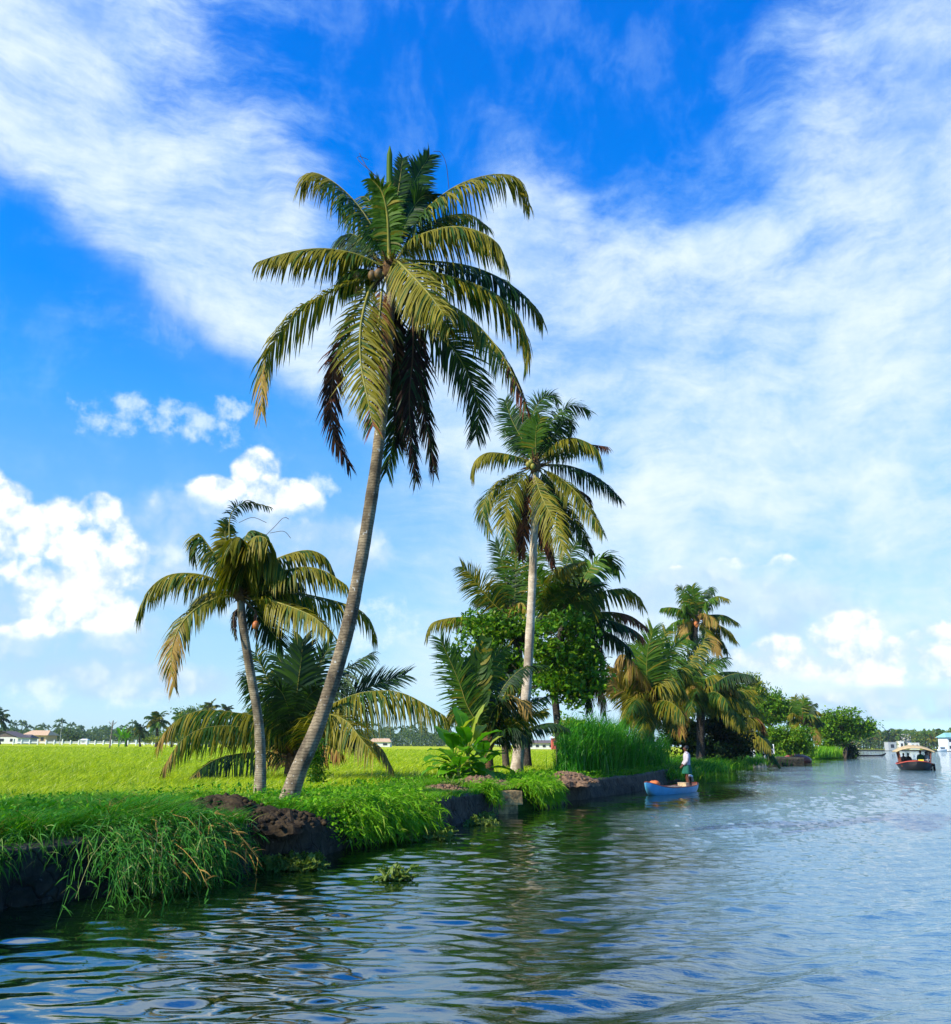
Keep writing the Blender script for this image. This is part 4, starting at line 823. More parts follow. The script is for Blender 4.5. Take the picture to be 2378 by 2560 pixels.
p7 = palm('young stemless palm with tall upright fronds behind the banana plants', 36, z4, [(560,1600),(555,1400)], .2, .16, F7, .9, 'fibre', 77, basez=.55, width=.055, n=105, fibre=.35)

# --- the palm thicket further along
z5 = Zm(1480, 1440, 0.2814)
F8 = [
 ([(500,1150),(492,950),(492,700),(545,470)], -.5, 'y', .12, 1, {'ll': 1.7}),
 ([(510,1150),(560,900),(640,740),(740,620),(830,560)], .3, 'y', .3, .8, {'ll': 1.6}),
 ([(500,1150),(540,850),(600,650),(660,480)], 1.2, 'g', .25, .8, {'ll': 1.5}),
 ([(480,1150),(440,900),(410,750),(380,620)], .8, 'y', .3, .8, {'ll': 1.4}),
 ([(480,1150),(380,1120),(260,1010),(100,900)], -.8, 'o', .25, .9, {'ll': 1.3, 'tipmat': ('tan', .5)}),
 ([(480,1120),(380,1000),(270,880),(150,805)], .3, 't', .5, .6, {'ll': 1.0}),
 ([(490,1120),(430,880),(330,720),(250,700),(225,760)], -.2, 'o', .9, .3, {'ll': 1.9, 'tipmat': ('tan', .4)}),
 ([(490,1120),(440,920),(380,800),(330,800),(300,900)], -1.0, 't', .9, .3, {'ll': 1.7}),
 ([(520,1120),(600,950),(720,850),(850,790),(1000,580)], -.3, 'm', .6, .5, {'ll': 1.5}),
 ([(520,1150),(560,1000),(650,980),(720,1100)], -1.5, 'o', .8, .5, {'ll': 1.5}),
 ([(490,1150),(440,1050),(360,1100),(300,1250)], -1.5, 'o', .7, .6, {'ll': 1.5}),
 ([(490,1150),(460,1080),(420,1200),(400,1330)], -1.8, 'r', .6, .8, {'ll': 1.3}),
 ([(510,1150),(530,1060),(560,1180),(570,1350)], -1.8, 'o', .6, .8, {'ll': 1.4}),
 ([(500,1150),(400,1050),(320,1180),(330,1320)], -.6, 't', .5, .6, {'ll': 1.1}),
 ([(520,1150),(620,1080),(700,1200),(720,1350)], -.8, 'm', .6, .6, {'ll': 1.3}),
 ([(530,1150),(640,1000),(760,960),(830,1050)], .2, 'o', .8, .3, {'ll': 1.4}),
]
p8 = palm('bushy low palm with bright upright fronds above the reeds', 60, z5, [(510,1450),(505,1150)], .35, .3, F8, 1.5, 'fibre', 88, basez=.5, extra=8, extra_len=5, width=.075, n=120, fibre=.6)
F9 = [
 ([(960,1100),(840,860),(900,760),(1000,560)], .5, 'k', .4, .7, {}),
 ([(970,1100),(940,900),(1050,780),(1190,735)], .6, 'y', .4, .6, {'tipmat': ('green', .6)}),
 ([(960,1100),(820,950),(700,900),(660,990)], -1.0, 'o', .8, .4, {}),
 ([(970,1100),(900,960),(800,860),(760,920)], -1.5, 'o', .8, .4, {}),
 ([(980,1100),(1000,930),(1120,880),(1260,960)], -.8, 'o', .8, .3, {}),
 ([(980,1100),(1040,960),(1180,930),(1290,1020)], -.6, 't', .8, .3, {}),
 ([(980,1080),(1100,880),(1250,850),(1400,880)], .8, 'k', .7, .2, {'ll': .8}),
 ([(990,1120),(1100,1030),(1250,1020),(1420,1010)], .2, 'm', .7, .3, {}),
 ([(990,1150),(1120,1060),(1260,1080),(1380,1180)], -.8, 'o', .8, .3, {}),
 ([(980,1120),(960,1000),(860,980),(800,1080)], -1.8, 't', .9, .4, {}),
 ([(980,1120),(1010,1000),(1080,980),(1140,1080)], -2.0, 'o', .9, .4, {}),
 ([(960,1130),(850,1060),(740,1100),(720,1230)], -1.0, 'o', .7, .4, {}),
 ([(960,1120),(900,930),(880,800),(800,740)], .3, 'g', .5, .5, {}),
 ([(960,1150),(840,1150),(760,1240),(800,1400)], -1.2, 'r', .6, .5, {}),
]
p9 = palm('sprawling old palm with brown drooping fronds beside the bright low palm', 74, z5, [(960,1560),(965,1100)], .35, .3, F9, 1.6, 'bark3', 99, basez=.4, extra=12, extra_len=5, width=.085, n=110, fibre=.6)
F10 = [
 ([(1250,1400),(1200,1240),(1320,1215),(1440,1290),(1460,1350)], -1.5, 'o', .7, .4, {}),
 ([(1250,1400),(1150,1180),(1050,1150),(960,1230)], -1.0, 'k', .7, .4, {}),
 ([(1260,1400),(1300,1330),(1420,1400),(1530,1500)], -1.0, 'o', .6, .4, {'tipmat': ('tan', .5)}),
 ([(1260,1400),(1280,1200),(1380,1080),(1480,1060)], .5, 'm', .6, .4, {}),
 ([(1260,1420),(1280,1380),(1340,1450),(1370,1550)], -1.4, 't', .6, .6, {}),
 ([(1250,1400),(1230,1200),(1250,1080),(1330,1000)], .3, 'o', .5, .5, {}),
 ([(1240,1420),(1120,1330),(1050,1400),(1030,1520)], -.6, 'k', .6, .4, {}),
 ([(1250,1400),(1180,1250),(1100,1220),(1040,1300)], -.5, 'b', .7, .4, {}),
 ([(1260,1400),(1360,1260),(1470,1270),(1540,1380)], .2, 'r', .7, .4, {}),
]
p10 = palm('low dark palm leaning over the water beside the small landing', 84, z5, [(1240,1640),(1250,1400)], .3, .25, F10, 1.6, 'bark3', 101, basez=.3, extra=9, extra_len=4.5, width=.09, n=100, fibre=.5)
F11 = [
 ([(915,375),(850,240),(805,130),(768,92)], .3, 'g', .5, .5, {}),
 ([(925,370),(912,230),(888,95)], -.5, 'y', .3, .9, {}),
 ([(935,370),(975,210),(1055,100),(1075,150)], .5, 'k', .6, .4, {}),
 ([(940,370),(1010,240),(1110,180),(1205,200)], -.5, 'y', .7, .3, {'tipmat': ('olive', .6)}),
 ([(945,370),(1050,345),(1180,350),(1295,412)], .5, 'm', .7, .2, {}),
 ([(945,380),(1100,430),(1200,480),(1285,582)], -.4, 'o', .6, .4, {}),
 ([(935,370),(990,330),(1060,360),(1115,420)], -1.6, 't', .8, .5, {}),
 ([(910,375),(800,300),(700,278),(618,285)], .2, 'y', .7, .2, {}),
 ([(910,385),(780,390),(700,440),(650,500)], -.2, 'y', .6, .4, {}),
 ([(915,390),(830,420),(810,500),(850,560)], -1.2, 't', .5, .7, {'tipmat': ('tan', .3)}),
 ([(940,390),(1010,490),(1080,600),(1132,700)], -1.0, 'o', .4, .8, {'tipmat': ('tan', .4)}),
 ([(945,390),(1080,470),(1150,590),(1207,680)], .8, 'k', .5, .3, {}),
 ([(915,390),(830,450),(770,520),(750,560)], .8, 'k', .5, .4, {}),
 ([(920,390),(890,480),(890,560),(880,600)], .8, 'k', .5, .5, {}),
 ([(910,370),(850,300),(820,260),(800,300)], -.8, 'y', .8, .4, {}),
]
p11 = palm('coconut palm with yellowing fronds rising alone above the palm thicket', 98, z5, [(960,1500),(945,1100),(930,800),(920,560),(928,385)], .3, .24, F11, 1.5, 'bark3', 111, basez=.4, width=.10, n=80, fibre=.55, nuts=[(925,425,.25,-.7),(935,440,.22,-.7)], nutmat='nuto')

def simple_palm(px, base_y, top_y, D, L, nf, label, seed, lean=0.0, mixes='mgoy', ll=1.3, width=.16, n=36, basez=.5, group=None, bark='bark3', r=.2):
    rs = np.random.RandomState(seed); b = at(px, base_y, D); b[2] = basez; t = at(px + lean, top_y, D)
    rt = root('coconut_palm', b, label, 'palm tree', group); mb = MB(); mid = (b + t) / 2 + np.array([rs.uniform(-.3, .3), 0, 0])
    trunk(mb, [b, mid, t], r * 1.3, r, n=20, sides=7); mb.build('trunk', bark, rt)
    for q in range(nf):
        mb = MB(); u = q / nf; el_ = 1.35 - 1.9 * u + rs.uniform(-.15, .15)
        rfrond(mb, t, q * 2.4 + rs.uniform(-.3, .3), el_, L * rs.uniform(.8, 1.1), ll, rs, width, n, rs.choice(list(mixes)), curl=1.1); mb.build('frond', PM, rt)
    return rt
z6b = Zm(1750, 1700, .2165)
F12 = [
 ([(1185,480),(1150,380),(1125,280),(1095,195)], .3, 'g', .4, .5, {}), ([(1190,480),(1180,370),(1190,290),(1212,200)], -.4, 'y', .25, .9, {}),
 ([(1195,480),(1225,360),(1240,290),(1250,250)], .5, 'g', .4, .6, {}), ([(1200,480),(1250,350),(1300,290),(1340,270)], -.3, 'k', .6, .4, {}),
 ([(1205,480),(1270,380),(1330,355),(1395,390)], -.5, 'o', .6, .4, {}), ([(1205,490),(1280,440),(1350,435),(1400,480)], .4, 'm', .7, .2, {}),
 ([(1200,490),(1290,470),(1360,500),(1420,490)], .8, 'k', .7, .3, {}), ([(1200,495),(1270,520),(1330,600),(1365,740)], -.8, 't', .4, .6, {}),
 ([(1195,495),(1250,520),(1310,570),(1350,650)], .6, 'k', .4, .5, {}), ([(1180,480),(1110,400),(1060,380),(1010,420)], -.5, 'o', .7, .3, {}),
 ([(1180,490),(1110,450),(1060,460),(1030,510)], .4, 'm', .7, .3, {}), ([(1180,490),(1120,330),(1080,300),(1050,330)], .6, 'y', .6, .4, {}),
 ([(1180,495),(1130,490),(1090,520),(1060,580)], -.6, 'o', .6, .4, {}), ([(1190,480),(1230,420),(1290,400),(1320,450)], -1.0, 'y', .7, .4, {}),
]
palm('isolated palm standing between the bushy green trees on the far point', 134, z6b, [(1200,900),(1195,700),(1190,490)], .33, .26, F12, 1.4, 'bark3', 121, basez=.4, width=.12, n=55, fibre=.6)
# ------------------------------------------------------------------ soil heaps, stones
def mound(px, py, D, sx, sy, sz, label, mat, seed, z0=.6):
    rs = np.random.RandomState(seed); c = at(px, py, D); c[2] = z0; n, m = 56, 20
    a = np.linspace(0, 2 * np.pi, n, endpoint=False); q = np.linspace(0, 1, m); A, Q = np.meshgrid(a, q)
    rr = Q * (1 + .25 * (vn(np.cos(A) * 2, np.sin(A) * 2, 1.5, seed) - .5)); x = np.cos(A) * rr * sx; y = np.sin(A) * rr * sy
    z = sz * np.cos(np.clip(Q, 0, 1) * np.pi / 2) ** 1.0 * (.8 + .5 * vn(x, y, 3, seed)) + .10 * (vn(x, y, 9, seed + 1) - .5) + .05 * (vn(x, y, 24, seed + 2) - .5) - .08 * (Q > .97)
    V = np.stack([x, y, z], -1).reshape(-1, 3) + c; i = np.arange(m - 1)[:, None] * n; j = np.arange(n)[None]; j2 = (j + 1) % n
    mb = MB(); mb.add(V, np.stack([i + j, i + n + j, i + n + j2, i + j2], -1).reshape(-1, 4))
    for _ in range(160):
        u, v_ = rs.rand() ** .6, rs.rand() * 6.283; xx, yy = math.cos(v_) * u * sx, math.sin(v_) * u * sy
        ball(mb, c + [xx, yy, sz * math.cos(u * 1.57) * .95 + .02], rs.uniform(.015, .06), 0, 6, 5, (1, 1, .7), .25, rs)
    return tag(mb.build('soil_mound', mat, None, c), label, 'soil mound', 'heaps of soil on the bank')
mound(560, 2020, 15.4, 1.15, .95, .40, 'long dark heap of soil left of the two trunks', 'soil', 1)
mound(715, 2030, 15.2, .62, .85, .20, 'dark soil piled against the foot of the tallest palm', 'soil', 2)
mound(290, 2015, 14.5, .22, .3, .30, 'small dark lump of soil alone in the grass far left', 'soil', 3)
mound(1205, 1935, 28.5, 1.1, 1.2, .28, 'brown soil heap at the foot of the banana plants', 'soilr', 4)
mound(1110, 1960, 26.0, .75, 1.2, .16, 'flat brown soil patch below the banana plants at the wall edge', 'soilr', 5)
mound(1420, 1935, 33.5, 1.05, 1.8, .30, 'brown soil and roots under the dark straight trunk', 'soilr', 6)
c = onz(710, 2080, .3); mb = MB(); tube(mb, catmull([c + [-.12, -.15, .37], c + [-.03, -.12, .2], c + [-.04, -.02, 0], c + [.03, 0, -.28]], 10), .018, 6)
tag(mb.build('dry_stick', 'tan', None, c), 'pale dry stick hanging down the dark wall', 'stick')

# ------------------------------------------------------------------ broadleaf trees and bushes
def tree(name, label, D, lumps, n, size, mats, weights, seed, trunk_px=None, r=.12, depth=1.0, wood='wood', group=None, basez=.45, cat='tree', limbs=7, up=.5, long=1.5, hollow=.35):
    rs = np.random.RandomState(seed); L = []
    for lp in lumps:
        x, y, rx, ry = lp[:4]; d_ = D + (lp[4] if len(lp) > 4 else 0); c = at(x, y, d_); e = at(x + rx, y, d_); f = at(x, y - ry, d_); L.append((c + np.array([0, rs.uniform(-1, 1) * depth * .6, 0]), abs(e[0] - c[0]), abs(f[2] - c[2])))
    for (c, a_, h_) in list(L):
        for _ in range(3):
            v_ = nrm(rs.normal(size=3)) * [a_, a_ * depth, h_]; s_ = rs.uniform(.28, .5); L.append((c + v_ * rs.uniform(.8, 1.3), a_ * s_, h_ * s_))
    b = at(*(trunk_px[0] if trunk_px else (lumps[0][0], lumps[0][1])), D); b[2] = basez
    rt = root(name, b, label, cat, group)
    if trunk_px:
        tp = lift(trunk_px, D); tp[0, 2] = basez - .15; mb = MB(); P_ = catmull(tp, 18); tube(mb, P_, np.linspace(r * 1.2, r * .55, 18), 8); top = P_[-5]
        for (c, a_, h_) in L[:limbs]: 
            tube(mb, catmull([P_[rs.randint(9, 17)], (top + c) / 2 + rs.normal(0, .15 * a_, 3), c + rs.normal(0, .2 * a_, 3)], 7), np.linspace(r * .45, r * .1, 7), 5)
            for _ in range(3): tube(mb, catmull([c, c + rs.normal(0, .55 * a_, 3)], 4), np.linspace(r * .12, r * .04, 4), 4)
        mb.build('trunk', wood, rt)
    n = int(n * 1.5); vol = np.array([l[1] * l[2] for l in L]); pick = rs.choice(len(L), n // 9, p=vol / vol.sum())
    cc = np.array([l[0] for l in L])[pick]; ra = np.array([[l[1], max(l[1], l[2]) * depth, l[2]] for l in L])[pick]
    d = nrm(rs.normal(size=(len(pick), 3))); rad = hollow + (1 - hollow) * rs.rand(len(pick)) ** .6; spray = cc + d * ra * rad[:, None] * (1 + .12 * rs.normal(size=(len(pick), 1)))
    P_ = np.repeat(spray, 9, 0) + rs.normal(0, size * 1.7, (len(pick) * 9, 3)) * [1, 1, .7]; P_ = P_[P_[:, 2] > basez * .6]; fq = 1.1 / np.median([l[1] for l in L[:len(lumps)]]); k = vn(P_[:, 0] + P_[:, 1] * .5, P_[:, 2] * 1.3, fq, seed) + .35 * vn(P_[:, 0], P_[:, 2] + P_[:, 1], fq * 3, seed + 1) > .47; P_ = P_[k]
    cs = np.cumsum(np.array(weights) / sum(weights)); mi = np.searchsorted(cs, np.clip(.55 * vn(P_[:, 0], P_[:, 2] + P_[:, 1] * .7, fq * 1.7, seed + 3) + .5 * rs.rand(len(P_)) , 0, .999)); mi = np.minimum(mi, len(mats) - 1); mb = MB(); leaves(mb, P_, size, rs, mi, up=up, long=long); mb.build('crown' if trunk_px else 'foliage', mats, rt); return rt
zl = lambda pts, z: [(z.x0 + q[0] * z.k, z.y0 + q[1] * z.k, q[2] * z.k, q[3] * z.k) + tuple(q[4:]) for q in pts]
tree('leafy_tree', 'leafy broadleaf tree with dense dark crown around the pale palm trunk', 47.0, zl([(520,560,150,130),(700,530,200,120),(640,700,230,180),(560,900,200,170),(700,900,180,180),(470,760,120,110),(1000,520,150,100,-1),(1120,620,220,150,-3),(1260,590,120,90,-3),(1080,760,200,120,-2.7),(1190,900,220,130,-3),(1260,1030,170,110,-3),(1120,980,150,80,-2.7),(960,870,120,90,-1),(360,760,80,60),(1340,900,90,110,-3),(1230,760,160,90,-3)], z4),
     17000, .185, ['tree1', 'tree2', 'tree4'], [.58, .32, .10], 201, [(1268, 1925), (1262, 1850), (1270, 1780), (1290, 1700), (1300, 1620)], .16, depth=.5, limbs=12)
# creeper on the trunk between the two front palms
mb = MB(); rs = np.random.RandomState(5); c0 = at(790, 1905, 20.5); P_ = np.array([at(x, y, 20.5) for x, y in zip(rs.normal(790, 11, 1600), rs.uniform(1845, 1955, 1600))]) + rs.normal(0, .12, (1600, 3)) * [0, 1, 0]
leaves(mb, P_, .045, rs, up=.6); tag(mb.build('ivy_bush', 'tree1', None, (c0[0], c0[1], .6)), 'narrow ivy covered bush right beside the foot of the leaning trunk', 'bush')
z6 = Zm(1750, 1700, .2165)
tree('pale_tree', 'pale yellowish tree with thin crown above the dark low palm', 118, zl([(520,60,130,90),(600,130,140,90),(660,60,90,90),(700,170,70,70),(560,220,120,70),(450,40,80,60)], z6), 5200, .24, ['tree3', 'tree1'], [.6, .4], 202, [(1875, 1890), (1878, 1800), (1880, 1730)], .22, limbs=6, hollow=.5)
tree('green_tree', 'fresh green broadleaf tree with a pointed top beside the isolated palm', 140, zl([(760,280,110,80),(880,230,50,110),(870,330,150,90),(760,400,120,90),(940,400,110,80),(690,330,80,90),(1000,320,60,50),(830,440,120,60)], z6), 7000, .28, ['tree1', 'tree2', 'tree4'], [.45, .45, .10], 203, [(1925, 1893), (1922, 1830), (1930, 1780)], .2, limbs=7)
tree('tree_with_pale_tips', 'yellow tipped young tree left of the isolated palm', 143, zl([(1020,300,70,50),(1070,330,50,60),(1000,400,60,50)], z6), 1600, .26, ['tree3', 'tree2'], [.6, .4], 207, [(1970, 1893), (1968, 1830), (1975, 1790)], .12)
tree('round_bush', 'glossy yellow green bush overhanging the landing', 112, zl([(1000,640,130,90),(1130,640,130,80),(930,700,100,90),(1060,740,160,100),(1200,700,110,80),(980,800,120,70),(790,640,90,80),(800,740,80,80)], z6), 9000, .20, ['tree2', 'tree1', 'tree4'], [.6, .25, .15], 204, None, basez=.2, cat='bush')
tree('shore_bush', 'low bright bush touching the water left of the tall point grass', 128, zl([(1130,820,110,80),(1230,830,90,70),(1060,850,80,50),(1180,760,110,60)], z6), 4200, .22, ['tree2', 'bank2'], [.7, .3], 205, None, basez=.1, cat='bush')
z7 = Zm(1900, 1650, .2587)
tree('umbrella_tree', 'rounded umbrella shaped tree at the tip of the point', 172, zl([(700,570,110,70),(820,560,130,70),(920,580,100,70),(640,660,80,70),(760,660,120,80),(900,660,130,70),(1000,650,70,50),(640,760,80,70),(740,760,90,60),(850,720,80,50),(960,700,70,40),(680,620,90,60)], z7), 9000, .38, ['tree1', 'tree2', 'tree4'], [.45, .45, .10], 206, [(2112, 1894), (2108, 1860), (2104, 1825), (2108, 1800)], .35, limbs=11, hollow=.45)
mb = MB(); P_ = lift([(2114, 1894), (2118, 1860), (2117, 1840)], 171.5); P_[0, 2] = 0; tube(mb, catmull(P_, 8), np.linspace(.3, .14, 8), 6); b_ = P_[0]
tag(mb.build('bare_trunk', 'wood', None, b_), 'thin bare second trunk beside the umbrella shaped tree', 'tree trunk')
tree('point_bush', 'dark round bush at the waterline on the right end of the point', 174, zl([(870,880,50,60),(850,900,60,40)], z7), 1500, .3, ['tree4', 'tree1'], [.7, .3], 208, None, basez=.05, cat='bush')
tree('thicket_shade_fill', 'dark leaf mass added to stand in for the shade under the palm thicket', 77, zl([(740,1500,120,90),(860,1500,120,100),(860,1380,150,110),(1050,1380,170,120),(1180,1330,120,90),(760,1340,110,90),(750,1470,120,70),(960,1520,260,60),(1200,1470,150,80),(1300,1530,140,50)], z5), 14000, .22, ['tree4'], [1], 209, None, basez=.2, cat='bush', hollow=.1)  # near-black leaves put in as the shade below the palms
tree('reed_side_tree', 'small pale tree seen over the reeds left of the palm thicket', 95, [(1420, 1815, 24, 18), (1450, 1832, 22, 16), (1405, 1838, 22, 18), (1432, 1850, 30, 16)], 2600, .22, ['tree3', 'tree2'], [.5, .5], 210, [(1430, 1885), (1428, 1830)], .12)

# ------------------------------------------------------------------ banana plants
def banana_leaf(mb, base, azm, elv, L, W, rs, mi=0, droop=.9, stem=.22):
    K = 14; d = np.array([math.cos(azm) * math.cos(elv), math.sin(azm) * math.cos(elv), math.sin(elv)]); p = np.array(base, float); pts = [p]
    for k in range(K - 1):
        p = p + d * L / (K - 1); pts.append(p); d = nrm(d - Z * droop * (.04 + .16 * k / K))
    P_ = np.array(pts); T = nrm(np.gradient(P_, axis=0)); S = nrm(np.cross([math.cos(azm), math.sin(azm), 0], Z)); S = np.tile(S, (K, 1)); Nn = nrm(np.cross(S, T)); u = np.linspace(0, 1, K)
    w = W * np.sin(np.clip((u - stem) / (1 - stem), 0, 1) * np.pi) ** .55 * (u > stem); fold = rs.uniform(.0, .3)
    tube(mb, P_, np.linspace(.022, .006, K), 5, mi)
    for sd in (1, -1):
        e = P_ + S * sd * w[:, None] * .5 * (1 - .15 * fold) - Nn * (-fold) * w[:, None] * .3 + rs.normal(0, .02, (K, 3)) * (w[:, None] > 0); V = np.concatenate([P_, e]); i = np.arange(K - 1)
        mb.add(V, np.stack([i, i + 1, K + i + 1, K + i], 1), mi, True)
def banana(px, py, D, h, nl, label, seed, LL=1.3, WW=.42):
    rs = np.random.RandomState(seed); b = at(px, py, D); b[2] = .58; rt = root('banana_plant', b, label, 'banana plant', 'banana plants on the bank')
    mb = MB(); top = b + [rs.uniform(-.1, .1), 0, h]; tube(mb, catmull([b - [0, 0, .1], (b + top) / 2, top], 8), np.linspace(.10, .05, 8), 8); mb.build('stem', 'rachis', rt)
    for q in range(nl):
        mb = MB(); u = q / nl; st = b + (top - b) * (1 - u * .65); banana_leaf(mb, st, q * 2.4 + rs.uniform(-.4, .4), 1.25 - u * 1.5 + rs.uniform(-.15, .15), LL * rs.uniform(.75, 1.15), WW * rs.uniform(1.0, 1.4), rs, 0, .95)
        mb.build('leaf', 'bananay' if q in (0, 3) else 'banana', rt)
    return rt
banana(1172, 1950, 29.5, 1.15, 17, 'banana plant with one tall yellow green leaf on the brown soil', 31, 1.35, .46)
banana(1128, 1948, 29.8, .95, 16, 'broad leaved banana plant at the left end of the clump', 32, 1.2, .5)
banana(1148, 1955, 28.9, .55, 13, 'lowest banana plant in the middle of the clump', 33, .95, .42)
banana(1212, 1945, 31.0, .75, 13, 'banana plant on the right end beside the young palm', 34, 1.1, .42)
def rosette(px, py, D, z, n, L, W, label, name, cat, mat, seed, elv=(.5, 1.4), group=None):
    rs = np.random.RandomState(seed); b = at(px, py, D); b[2] = z; mb = MB()
    for q in range(n): banana_leaf(mb, b + rs.normal(0, L * .25, 3) * [1, 1, 0], rs.uniform(0, 6.28), rs.uniform(*elv), L * rs.uniform(.6, 1.1), W, rs, 0, .7, .45 if W > .06 else .02)
    return tag(mb.build(name, mat, None, b), label, cat, group)
rosette(1130, 1965, 26, .7, 14, .42, .03, 'small spiky aloe like plant on the brown soil patch', 'spiky_plant', 'plant', 'hya', 41)
def D0(px, py): return float(onz(px, py, 0)[1])
rosette(985, 2192, D0(985, 2200), .01, 30, .30, .07, 'water hyacinth clump floating alone in open water', 'water_hyacinth', 'water plant', 'hya', 42, (.15, 1.2), 'floating water plants')
rosette(500, 2212, D0(500, 2214), .01, 26, .13, .10, 'bright yellow green floating leaves below the trailing grass', 'water_lettuce', 'water plant', 'bananay', 43, (.1, .8), 'floating water plants')
for k, (x0_, x1_, y_, lb) in enumerate([(655, 800, 2172, 'floating hyacinth strip against the black wall under the soil heap'), (900, 1130, 2096, 'wide floating hyacinth mat in front of the hanging creeper'), (1150, 1240, 2058, 'floating hyacinth patch left of the tan stone pillar')]):
    rs = np.random.RandomState(50 + k); mb = MB(); c = onz((x0_ + x1_) / 2, y_)
    for q in range(int((x1_ - x0_) * .55)):
        b = onz(rs.uniform(x0_, x1_), y_ + rs.uniform(-14, 8) - (k == 0) * 0, 0); b[0] = max(b[0], bankx(b[1]) + .06)
        for _ in range(3): banana_leaf(mb, b, rs.uniform(0, 6.28), rs.uniform(.3, 1.4), rs.uniform(.12, .26), .09, rs, 0, .7, .5)
    tag(mb.build('hyacinth_mat', 'hya', None, c), lb, 'water plants', kind='stuff')

# ------------------------------------------------------------------ blue canoe and the man
def plainc(name, c, rough=.5, spec=.4, var=.85, scale=5): return plain(name, c, tuple(q * var for q in c), rough, spec, scale, .15, .01)
M['hullblue'] = plainc('blue_hull_paint', (.10, .42, .74), .35, .5, .8, 2.5); M['gun'] = plainc('gunwale_red', (.30, .07, .04)); M['inner'] = plainc('hull_inside_salmon', (.50, .25, .16), .7)
M['plank'] = plainc('pale_plank', (.62, .47, .28), .7, .2, .6); M['orange'] = plainc('orange_cloth', (.72, .19, .06), .8, .2); M['shirt'] = plainc('shirt_cloth', (.48, .45, .48), .85, .1, .85, 30); M['lungi'] = plainc('green_cloth', (.02, .13, .085), .85, .1, .7, 12)
M['skin'] = plainc('brown_skin', (.12, .045, .025), .5, .4); M['hair'] = plainc('black_hair', (.012, .010, .010), .5, .4); M['blackp'] = plainc('black_tar', (.012, .011, .011), .5, .4); M['rubber'] = plainc('tyre_rubber', (.015, .015, .016), .8, .2)
M['teak'] = plainc('brown_varnish', (.20, .055, .025), .5, .4, .5); M['yellow'] = plainc('yellow_plastic', (.80, .62, .02), .5, .4); M['canopy'] = plainc('canopy_matting', (.56, .42, .22), .85, .15, .75, 3); M['metal'] = plainc('grey_metal', (.35, .35, .36), .4, .5); M['redwhite'] = plainc('emblem_white', (.75, .75, .78))
def hull(L, B, keel, sheer, rise, n=40, m=9, thick=.03, full=.62, risep=3.0, stern=1.0):
    """outer and inner shell of a double ended boat along +x"""
    def shell(off, zo):
        V = []
        for k in range(n + 1):
            s = -1 + 2 * k / n; w = max(B / 2 * (1 - abs(s) ** 2.4) ** full - off, .004); zt = sheer + rise * abs(s) ** risep * (1 if s < 0 else stern); zk = keel + (zt - keel) * .75 * abs(s) ** 6 + zo
            for q in range(m):
                a = -1 + 2 * q / (m - 1); yy = w * math.copysign(abs(a) ** .65, a); zz = zk + (zt - zk) * abs(a) ** 2.6; V.append((s * (L / 2 - off), yy, zz))
        i = np.arange(n)[:, None] * m; j = np.arange(m - 1)[None]; return np.array(V), np.stack([i + j, i + m + j, i + m + j + 1, i + j + 1], -1).reshape(-1, 4)
    return shell(0, 0), shell(thick, thick), [np.array([(x, y, z) for x, y, z in shell(thick / 2, 0)[0][0::m]]), np.array([(x, y, z) for x, y, z in shell(thick / 2, 0)[0][m - 1::m]])]
def placed(mb, c, rz, tilt=0):
    cz, sz = math.cos(rz), math.sin(rz); Rm = np.array([[cz, sz, 0], [-sz, cz, 0], [0, 0, 1]])
    mb.V = [v @ Rm + np.asarray(c) for v in mb.V]; return mb
bow = onz(1634, 1982); ste = onz(1748, 1972); bow, ste = bow + (bow - ste) * .03, ste
cb = (bow + ste) / 2; L_ = 5.3; dirv = ste - bow; rz = R(56); cb = np.array([at(1683, 1976, 38.8)[0], 38.8, 0.0])
(rt) = root('rowing_boat', cb, 'small bright blue wooden boat with red rim carrying a standing man', 'boat')
so, si, gw = hull(L_, .92, -.16, .25, .26, full=.55, stern=.35)
mb = MB(); mb.add(so[0], so[1], 0, True); placed(mb, cb, rz).build('hull', 'hullblue', rt)
mb = MB(); mb.add(si[0], si[1][:, ::-1], 0, True); placed(mb, cb, rz).build('hull_lining', 'inner', rt)
mb = MB(); [tube(mb, w, .024, 6) for w in gw]; placed(mb, cb, rz).build('gunwale', 'gun', rt)
for x_ in (-1.1, .1, 1.6):
    mb = MB(); box(mb, (x_, 0, .17), (.2, .86 - abs(x_) * .18, .03)); placed(mb, cb, rz).build('thwart', 'plank', rt)
mb = MB(); [box(mb, (-.1 + .02 * k, -.24 + .12 * k, .02), (1.9, .09, .02)) for k in range(5)]; placed(mb, cb, rz).build('floor_boards', 'plank', rt)
mb = MB(); box(mb, (-1.45, -.245, .20), (.20, .012, .13), 0, -.30); o = placed(mb, cb, rz).build('emblem', 'redwhite', rt); mb = MB(); box(mb, (-1.45, -.257, .20), (.15, .012, .10), 0, -.30); placed(mb, cb, rz).build('badge', 'redpaint', o)
def loose(name, mb, mat, label, cat, c=None): o = mb.build(name, mat, None, np.concatenate(mb.V).mean(0) if c is None else c); return tag(o, label, cat)
mb = MB(); rs = np.random.RandomState(9); ball(mb, (-1.85, 0, .42), .24, 0, 12, 8, (1.1, .9, .5), .12, rs); ball(mb, (-1.6, .06, .36), .15, 0, 10, 7, (1, 1, .6), .15, rs); loose('cloth_bundle', placed(mb, cb, rz), 'orange', 'crumpled orange cloth bundle in the bow of the blue boat', 'bundle')
mb = MB(); [tube(mb, [(-1.0, -.12 + .07 * k, .20 + .01 * k), (.75, -.2 + .13 * k, .23 + .012 * k)], .022, 6) for k in range(4)]; loose('bamboo_poles', placed(mb, cb, rz), 'plank', 'pale bamboo poles lying lengthwise in the blue boat', 'poles')
